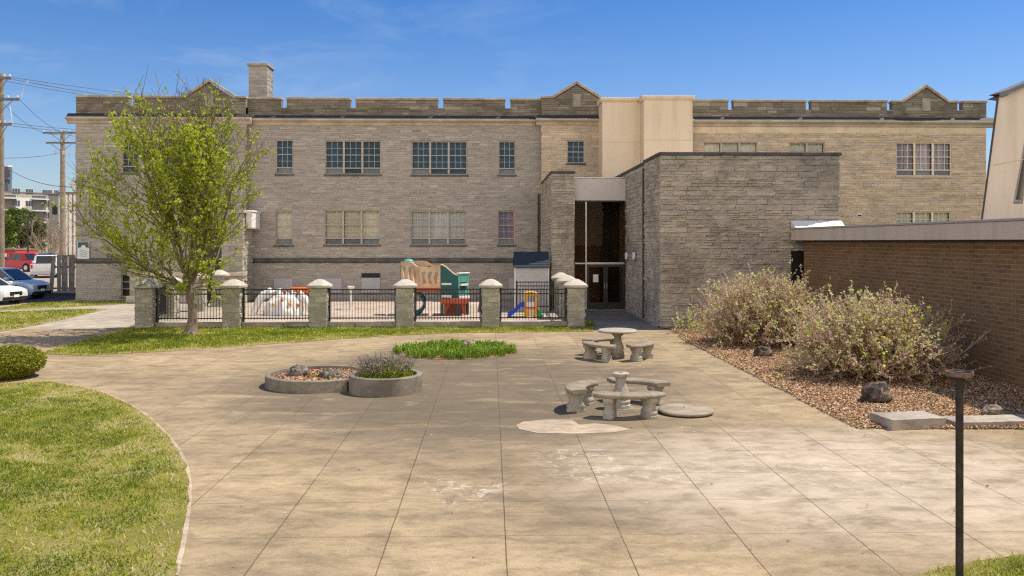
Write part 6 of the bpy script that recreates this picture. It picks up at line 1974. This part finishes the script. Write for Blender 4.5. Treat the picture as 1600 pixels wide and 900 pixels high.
utility_pole(2.0, 55, 115, 0.20, 0.14, 'nearer wooden utility pole at the left edge with three arms', [(-18, 21, 123, 0), (-30, 33, 156, 0), (-16, 21, 195, 0)], [])
utility_pole(98, 80, 204.5, 0.30, 0.19, 'farther wooden utility pole with two crossarms beyond the plank fence', [(69, 126, 208, 0), (74, 122, 223.5, 0)], [(-0.55, 239, 0.12, 0.2, 'insulator'), (0.25, 239, 0.12, 0.2, 'insulator'), (0.7, 240, 0.13, 0.22, 'insulator'), (-0.55, 328, 0.22, 0.45, 'car_black')])
def wire(p, q, sag, lab, r=0.018, mat='wire'):
    p, q = Vector(p), Vector(q)
    b = MB(); b.tube([p.lerp(q, k / 16) - Vector((0, 0, sag * 4 * (k / 16) * (1 - k / 16))) for k in range(17)], r, 4)
    tag(b.build('power_line', mat, None), lab, 'power line', 'overhead power lines')
def W3(px, py, Y): return (at(px, Y), Y, zat(px, py, Y))
wire(W3(20, 121, 55), W3(420, 160, 95), 0.4, 'topmost overhead wire running right from the near pole')
wire(W3(20, 124, 55), W3(400, 168, 95), 0.5, 'second overhead wire from the top of the near pole')
wire(W3(-15, 122, 55), W3(380, 172, 95), 0.5, 'third overhead wire from the top of the near pole')
wire(W3(30, 155, 55), W3(122, 213, 80), 0.6, 'overhead wire sloping from the middle arm down to the far pole')
wire(W3(5, 162, 55), W3(92, 210, 80), 0.6, 'overhead wire sloping left of the middle arm to the far pole')
wire(W3(20, 193, 55), W3(200, 203, 95), 0.2, 'upper wire leaving the lowest arm of the near pole')
wire(W3(20, 197, 55), W3(200, 207, 95), 0.2, 'lower wire leaving the lowest arm of the near pole')
wire(W3(2, 247, 55), W3(97, 238, 80), 0.15, 'lone cable between both poles below the crossarms')
wire(W3(2, 257, 55), W3(119, 292, 46), 0.4, 'lowest cable from the near pole to the building corner')
wire(W3(44, 129, 54.8), W3(33, 152, 54.8), -0.35, 'short pale jumper looping down beside the near pole', 0.03, 'insulator')
wire(W3(14, 166, 54.8), W3(19, 192, 54.8), -0.3, 'short pale jumper looping between the lower arms of the near pole', 0.03, 'insulator')

# apartment block far behind
ap = thing('apartment_building', 'pale multi storey apartment block with balconies beyond the parking lot', 'building', (at(60, 215), 215, 0))
Pa, Pb = Vector((at(-60, 205), 205, 0)), Vector((at(92, 222), 222, 0))
zap = zat(20, 299, 208)
def aw(t, d=0.0):
    u_ = (Pb - Pa).normalized(); n_ = Vector((u_.y, -u_.x, 0)); return Pa + (Pb - Pa) * t + n_ * d
ang = math.atan2((Pb - Pa).y, (Pb - Pa).x); Lap = (Pb - Pa).length
mA = Matrix.Translation(Pa) @ Matrix.Rotation(ang, 4, 'Z')
b = MB(); b.box(0, Lap, 0, 18, 0, zap, mA); b.build('wall', 'apt_cream', ap)
b = MB(); b.box(-0.3, Lap + 0.3, -0.35, 18.3, zap + 0.01, zap + 0.28, mA); b.build('roof', 'apt_dark', ap)
b = MB(); b.box(0, Lap, -0.25, -0.01, 0, 5.0, mA); b.build('base_storey', 'apt_brick', ap)
def tpos(px):     # distance along the wall of a photo column
    lo, hi = 0.0, 1.0
    for _ in range(40):
        mid = (lo + hi) / 2; p = aw(mid)
        r_ = atan(p.x / p.y) - TH
        if 800 + F * tan(r_) < px: lo = mid
        else: hi = mid
    return lo * Lap
for (pxc, bw_) in ((13, 3.4), (61, 3.4)):     # balcony bays
    t_ = tpos(pxc)
    b = MB(); b.box(t_ - bw_ / 2, t_ + bw_ / 2, -0.06, -0.01, 5.0, zap - 0.6, mA); b.build('balcony_recess', 'apt_dark', ap)
    for k in range(4):
        z = 5.0 + k * 2.95
        b = MB(); b.box(t_ - bw_ / 2 - 0.3, t_ + bw_ / 2 + 0.3, -1.1, -0.07, z - 0.25, z + 0.05, mA)
        bal = b.build('balcony', 'paint_white', ap)
        b = MB()
        for q in range(9):
            xx = t_ - bw_ / 2 + bw_ * q / 8; b.box(xx - 0.03, xx + 0.03, -1.08, -1.02, z + 0.05, z + 1.0, mA)
        b.box(t_ - bw_ / 2, t_ + bw_ / 2, -1.09, -1.01, z + 1.0, z + 1.07, mA); b.build('railing', 'apt_dark', bal)
for pxc in (25, 46, 70, 77.5, 88):
    t_ = tpos(pxc)
    for k in range(4):
        z = 5.9 + k * 2.95
        w2 = 0.95 if pxc < 60 else 0.6
        b = MB(); b.box(t_ - w2, t_ + w2, -0.05, -0.012, z, z + 1.55, mA); fr = b.build('window', 'paint_white', ap)
        b = MB()
        for s_ in (-1, 0, 1):
            b.box(t_ + s_ * w2 * 0.64 - w2 * 0.27, t_ + s_ * w2 * 0.64 + w2 * 0.27, -0.07, -0.055, z + 0.1, z + 1.45, mA)
        b.build('pane', 'apt_window', fr)
t_ = tpos(83.5)
b = MB(); b.box(t_ - 1.2, t_ + 1.2, -0.2, -0.01, 0, zap - 0.1, mA); b.build('pilaster', 'apt_dark', ap)
# nearer wing with open galleries
ap2 = thing('gallery_building', 'tan end wing with open galleries and white columns beside the stone building', 'building', (at(110, 180), 180, 0))
x0_, x1_, zz_ = at(101, 180), at(150, 180), zat(110, 304, 180)
b = MB(); b.box(x0_, x1_, 181.6, 195, 0, zz_); b.build('wall', 'apt_dark', ap2)
b = MB(); b.box(x0_ - 1.4, x1_, 179.4, 195, zz_ + 0.01, zz_ + 0.5); b.build('roof', 'apt_dark', ap2)
b = MB(); b.box(x0_, x1_, 179.9, 181.55, 0, zat(110, 386, 180)); b.build('base_storey', 'apt_brick', ap2)
for py in (333.5, 350, 367, 385):
    z = zat(110, py, 180); b = MB(); b.box(x0_, x1_, 179.8, 181.58, z, z + 0.3); b.build('gallery_floor', 'paint_white', ap2)
for px in (104.5, 111.5, 118.5):
    xx = at(px, 179.9); b = MB(); b.box(xx - 0.3, xx + 0.3, 179.5, 179.78, 0, zz_); b.build('column', 'apt_cream', ap2)
# dark taller block at the far left
dk = thing('slate_tower', 'dark slate tower block rising above the apartments at the left', 'building', (at(2, 260), 260, 0))
x0_, x1_ = at(-50, 260), at(12.5, 260)
b = MB(); b.box(x0_, x1_, 260, 262, 0, zat(5, 281, 260)); b.build('wall', 'tower_slate', dk)
b = MB(); b.box(x0_, at(16, 260), 259, 261, zat(5, 281, 260), zat(5, 261, 260)); tpb = b.build('top_storey', 'tower_slate', dk)
b = MB(); b.box(at(6, 259), at(15.5, 259), 258.9, 258.98, zat(5, 277, 260), zat(5, 266, 260)); b.build('window', 'apt_window', tpb)
b = MB(); b.box(x0_, at(16.4, 260), 258.8, 261, zat(5, 261, 260) + 0.01, zat(5, 258.5, 260)); b.build('roof', 'apt_cream', dk)
# red shed
rsd = thing('red_shed', 'bright red low building behind the parked pickup at the left', 'shed', (at(12, 118), 118, 0))
b = MB(); b.box(at(-30, 118), at(24, 118), 118, 124, 0, zat(10, 391, 118)); b.build('wall', 'red_paint', rsd)
b = MB(); b.box(at(-30, 118) - 0.3, at(25, 118), 117.6, 124.3, zat(10, 391, 118) + 0.01, zat(10, 389, 118) + 0.01); b.build('roof', 'apt_dark', rsd)
b = MB(); b.box(at(6, 118), at(11, 118), 117.93, 117.99, zat(10, 402, 118), zat(10, 396, 118)); b.build('window', 'paint_white', rsd)

def bg_tree(px, Y, ztop_py, wpx, label, seed, mat, nleaf, bare=False):
    R = random.Random(seed)
    x = at(px, Y); hgt = zat(px, ztop_py, Y); rw = wpx / 2 / F * Y
    t = thing('bare_tree' if bare else 'leafy_tree', label, 'tree', (x, Y, 0), 0, None if bare else 'leafy trees beyond the parking lot')
    wd, lf = MB(), MB()
    B = Vector((x, Y, 0)); th_ = hgt * (0.14 if bare else 0.22)
    wd.tube([B, B + Vector((0.05, 0, th_))], [hgt * 0.028, hgt * 0.02], 8)
    ends = []
    for k in range(20 if bare else 12):
        az = R.uniform(0, 2 * pi); el = R.uniform(0.5, 1.35)
        d = Vector((cos(az) * cos(el), sin(az) * cos(el), sin(el)))
        L = (hgt - th_) * R.uniform(0.7, 1.0) * (1.0 if el > 0.9 else 0.75)
        pts, _ = branch_path(R, B + Vector((0, 0, th_ * R.uniform(0.75, 1.05))), d, L, 6, 0.10, 0.06)
        pts = [Vector((x + max(-rw, min(rw, p.x - x)), p.y, min(hgt, p.z))) for p in pts]
        wd.tube(pts, [hgt * 0.011 * (1 - 0.8 * i / 7) for i in range(7)], 5, cap=False)
        for j in range(16 if bare else 5):
            i = R.randrange(2, 6); q = pts[i].lerp(pts[i + 1], R.random())
            nd = ((pts[i + 1] - pts[i]).normalized() + Vector((R.gauss(0, .6), R.gauss(0, .6), R.gauss(.2, .4)))).normalized()
            tw2, _ = branch_path(R, q, nd, L * R.uniform(0.15, 0.35), 3, 0.15, 0.06)
            wd.tube(tw2, [hgt * 0.0035, hgt * 0.003, hgt * 0.0025, hgt * 0.002], 3, cap=False)
            ends += tw2[1:]
    if not bare:
        cl_ = [Vector((x + R.uniform(-1, 1) * rw * 0.75, Y + R.uniform(-1, 1) * rw * 0.7, th_ + (hgt - th_) * R.uniform(0.12, 0.9))) for _ in range(26)]
        for k in range(nleaf):
            c0 = R.choice(cl_); f = (c0.z - th_) / (hgt - th_)
            rr = rw * 0.36 * (1.15 - 0.6 * f)
            p = c0 + Vector((R.gauss(0, rr * .6), R.gauss(0, rr * .6), R.gauss(0, rr * .5)))
            leaf(lf, R, p, R.uniform(0.22, 0.42), min(1, max(0, R.gauss(0.5, .22))))
    else:
        for q in ends:
            if R.random() < 0.35: leaf(lf, R, q, R.uniform(0.1, 0.2), R.random())
    wd.build('trunk', 'pale_bark' if bare else 'bark', t, recalc=False)
    lf.build('crown', mat, t, recalc=False)
bg_tree(8, 128, 334, 46, 'bright green leafy tree at the far left, beside the near utility pole', 1, 'leaf_far', 5200)
bg_tree(33, 135, 322, 40, 'tallest leafy tree, between near pole and street lamp', 2, 'leaf_far', 5200)
bg_tree(54, 132, 340, 30, 'olive budding tree right behind the street lamp', 3, 'leaf_olive', 3000)
bg_tree(76, 112, 327, 44, 'bare pale branching tree between street lamp and far utility pole', 4, 'leaf_olive', 0, True)
# street lamp
x, Y = at(43.5, 100), 100
t = thing('street_lamp', 'dark parking lot lamp on a tall thin post among the trees', 'street lamp', (x, Y, 0))
b = MB(); b.lathe([(0.11, 0), (0.08, zat(43, 341, 100))], 8, (x, Y, 0)); b.build('post', 'bronze', t)
b = MB(); z = zat(43, 341, 100); b.box(x - 0.5, x + 0.25, Y - 0.2, Y + 0.2, z, z + 0.16); b.tube([(x - 0.3, Y, z + 0.1), (x - 0.45, Y, z + 0.32)], 0.12, 6); b.build('lamp_head', 'bronze', t)

# ---- vehicles
def loft(b, st):
    """st: list of (x, [(y,z)...half section from bottom to top]); mirrored"""
    rings = []
    for x, hs in st:
        rings.append([(x, y, z) for y, z in hs] + [(x, -y, z) for y, z in reversed(hs)])
    i0 = len(b.v); m = len(rings[0])
    for r in rings: b.v.extend(r)
    for k in range(len(rings) - 1):
        for q in range(m):
            b.f.append((i0 + k * m + q, i0 + k * m + (q + 1) % m, i0 + (k + 1) * m + (q + 1) % m, i0 + (k + 1) * m + q)); b.t.append(.5)
    b.f.append(tuple(i0 + q for q in range(m))); b.t.append(.5)
    b.f.append(tuple(i0 + (len(rings) - 1) * m + q for q in range(m))); b.t.append(.5)
def wheel(t, x, y, r, wd_=0.22):
    m = Matrix.Translation((x, y, r)) @ Matrix.Rotation(pi / 2, 4, 'X')
    b = MB(); b.lathe([(r * 0.62, -wd_ / 2), (r * 0.95, -wd_ / 2), (r, -wd_ * 0.35), (r, wd_ * 0.35), (r * 0.95, wd_ / 2), (r * 0.62, wd_ / 2)], 24, (0, 0, 0), m)
    w_ = b.build('wheel', 'tyre', t, local=True, smooth=True, angle=40)
    b = MB(); b.lathe([(r * 0.2, -wd_ * 0.53), (r * 0.6, -wd_ * 0.51), (r * 0.6, wd_ * 0.51), (r * 0.2, wd_ * 0.53)], 16, (0, 0, 0), m); b.build('rim', 'rim', w_, local=True)
def vehicle(label, paint, kind, loc, rz, group='cars parked in the lot'):
    """local +x is the nose"""
    nm = {'suv': 'parked_suv', 'sedan': 'parked_car', 'pickup': 'pickup_truck'}[kind]
    t = thing(nm, label, {'suv': 'car', 'sedan': 'car', 'pickup': 'pickup truck'}[kind], loc, rz, group)
    if kind == 'pickup':
        L, W_, r, belt, roof, hood = 5.7, 1.0, 0.41, 1.22, 1.90, 1.20
    elif kind == 'suv':
        L, W_, r, belt, roof, hood = 4.5, 0.92, 0.36, 1.05, 1.66, 1.05
    else:
        L, W_, r, belt, roof, hood = 4.6, 0.91, 0.33, 0.93, 1.46, 0.92
    h = L / 2; g_ = r * 0.62
    def sec(w_, zb, zm, zt): return [(w_ * 0.90, zb), (w_, zb + 0.12), (w_ * 1.0, zm), (w_ * 0.96, zt - 0.03), (w_ * 0.80, zt)]
    b = MB()
    st = [(-h, sec(W_ * 0.86, g_ + 0.18, belt * 0.75, belt * 0.93)), (-h + 0.12, sec(W_ * 0.95, g_, belt * 0.75, belt)), (-h + 0.7, sec(W_, g_, belt * 0.72, belt)),
          (0.3, sec(W_, g_, belt * 0.72, belt)), (h * 0.42, sec(W_, g_, belt * 0.72, belt * 0.99)), (h - 0.55, sec(W_ * 0.97, g_, hood * 0.68, hood * 0.92)),
          (h - 0.14, sec(W_ * 0.90, g_ + 0.02, hood * 0.62, hood * 0.80)), (h, sec(W_ * 0.78, g_ + 0.12, hood * 0.55, hood * 0.68))]
    if kind == 'pickup':
        st[5] = (h - 0.55, sec(W_ * 0.98, g_, hood * 0.7, hood * 0.97)); st[6] = (h - 0.1, sec(W_ * 0.95, g_ + 0.02, hood * 0.66, hood * 0.93)); st[7] = (h, sec(W_ * 0.90, g_ + 0.1, hood * 0.6, hood * 0.85))
        st[0] = (-h, sec(W_ * 0.95, g_ + 0.2, belt * 0.8, belt)); st[1] = (-h + 0.08, sec(W_ * 0.98, g_ + 0.05, belt * 0.8, belt))
    loft(b, st)
    body = b.build('body', paint, t, local=True, smooth=True, angle=35)
    # greenhouse and roof
    if kind == 'pickup': cab = (-0.75, -0.65, 0.95, 1.55)
    elif kind == 'suv': cab = (-h + 0.15, -h + 0.55, 0.35, 1.15)
    else: cab = (-h + 0.55, -h + 1.25, 0.30, 1.15)
    x0, x1, x2, x3 = cab
    b = MB()
    loft(b, [(x0, [(W_ * 0.84, belt - 0.02), (W_ * 0.82, belt + 0.01)]), (x1, [(W_ * 0.86, belt - 0.02), (W_ * 0.70, roof - 0.05)]), (x2, [(W_ * 0.86, belt - 0.02), (W_ * 0.70, roof - 0.05)]), (x3, [(W_ * 0.84, belt - 0.02), (W_ * 0.80, belt + 0.01)])])
    b.build('windows', 'car_glass', t, local=True)
    b = MB(); loft(b, [(x1 - 0.12, [(W_ * 0.66, roof - 0.07), (W_ * 0.55, roof - 0.05)]), (x1 + 0.05, [(W_ * 0.73, roof - 0.06), (W_ * 0.6, roof)]), (x2 - 0.1, [(W_ * 0.73, roof - 0.06), (W_ * 0.6, roof)]), (x2 + 0.08, [(W_ * 0.68, roof - 0.09), (W_ * 0.55, roof - 0.06)])])
    b.build('roof', paint, t, local=True, smooth=True, angle=40)
    for s_ in (-1, 1):
        for (xa, xb) in ((x1, x0), (x2, x3)):
            b = MB(); b.tube([(xa, s_ * W_ * 0.71, roof - 0.05), (xb, s_ * W_ * 0.83, belt)], 0.035 if kind != 'pickup' else 0.10, 5); b.build('pillar', paint, t, local=True)
        xmid = (x1 + x2) / 2 - 0.05; b = MB(); b.tube([(xmid, s_ * W_ * 0.715, roof - 0.05), (xmid, s_ * W_ * 0.87, belt)], 0.04, 5); b.build('pillar', paint, t, local=True)
    wb = h * 0.60
    b = MB()
    for sx_ in (-wb, wb * 1.02):
        for s_ in (-1, 1):
            m = Matrix.Translation((sx_, s_ * (W_ - 0.09), r * 1.0)) @ Matrix.Rotation(pi / 2, 4, 'X')
            b.lathe([(r * 1.16, -0.105), (r * 1.16, 0.105)], 22, (0, 0, 0), m)
    b.build('wheel_arch', 'car_black', t, local=True)
    for sx_ in (-wb, wb * 1.02):
        for s_ in (-1, 1):
            wheel(t, sx_, s_ * (W_ - 0.085), r)
    for s_ in (-1, 1):
        b = MB(); b.box(h - 0.34, h - 0.03, s_ * W_ * 0.62 - 0.16, s_ * W_ * 0.62 + 0.16, hood * 0.66, hood * 0.78); b.build('headlight', 'lamp_clear', t, local=True, bevel=0.03)
        b = MB(); b.box(-h - 0.01, -h + 0.12, s_ * W_ * 0.85 - 0.09, s_ * W_ * 0.85 + 0.09, belt * 0.66, belt * 0.93); b.build('tail_light', 'lamp_red', t, local=True, bevel=0.02)
        b = MB(); b.box(x3 - 0.35, x3 - 0.12, s_ * (W_ + 0.09) - 0.09, s_ * (W_ + 0.09) + 0.09, belt, belt + 0.15); b.build('mirror', paint, t, local=True, bevel=0.03)
    b = MB(); b.box(h - 0.1, h + 0.015, -W_ * 0.42, W_ * 0.42, hood * 0.48, hood * 0.70); b.build('grille', 'car_black', t, local=True, bevel=0.02)
    b = MB(); b.box(h - 0.16, h + 0.03, -W_ * 0.80, W_ * 0.80, g_ + 0.04, g_ + 0.2); b.build('bumper', 'car_black' if kind != 'pickup' else 'lamp_clear', t, local=True, bevel=0.03)
    b = MB(); b.box(-h - 0.06, -h + 0.1, -W_ * 0.88, W_ * 0.88, g_ + 0.1, g_ + 0.3); b.build('bumper', 'car_black' if kind != 'pickup' else 'rim', t, local=True, bevel=0.03)
    b = MB(); b.box(h + 0.016, h + 0.03, -0.16, 0.16, hood * 0.40, hood * 0.40 + 0.13); b.build('number_plate', 'paper', t, local=True)
    if kind == 'pickup':
        b = MB(); b.box(-h + 0.08, -0.9, -W_ * 0.8, W_ * 0.8, belt + 0.001, belt + 0.006); b.build('bed_liner', 'car_black', t, local=True)
    b = MB()
    for s_ in (-1, 1):
        for xx in (0.05, -0.85):
            b.box(xx, xx + 0.18, s_ * W_ - 0.012, s_ * W_ + 0.02, belt * 0.84, belt * 0.87)
    b.build('door_handle', paint, t, local=True)
    return t
q = G(57, 468); vehicle('pale blue white crossover parked nose right at the left edge', 'paint_ice', 'suv', (q[0] - 2.25, q[1] + 0.9, 0), radians(-7))
vehicle('white sedan nearest the camera, only its nose in view at the left edge', 'paint_white', 'sedan', (at(17, 42.0) - 2.1, 42.9, 0), radians(-16))
vehicle('dark red pickup with chrome bumper parked across the lot', 'paint_red', 'pickup', (at(33, 89), 89, 0), radians(-20))
vehicle('white pickup seen from behind, partly hidden by the plank fence', 'paint_white', 'pickup', (at(72, 75), 75, 0), radians(113))
for px, Y, pt, kd, rz, lab in ((2, 92, 'paint_red', 'sedan', -40, 'smaller red car at the far left behind the near utility pole'),
                           (57, 116, 'paint_white', 'sedan', -60, 'distant white car below the bare tree'),
                           (50, 108, 'paint_grey', 'sedan', -30, 'distant grey car just right of the red pickup'),
                           (72, 104, 'paint_navy', 'suv', -70, 'distant navy car above the white pickup'),
                           (66, 100, 'paint_grey', 'suv', -60, 'distant dark car behind the white pickup cab')):
    vehicle(lab, pt, kd, (at(px, Y), Y, 0), radians(rz))
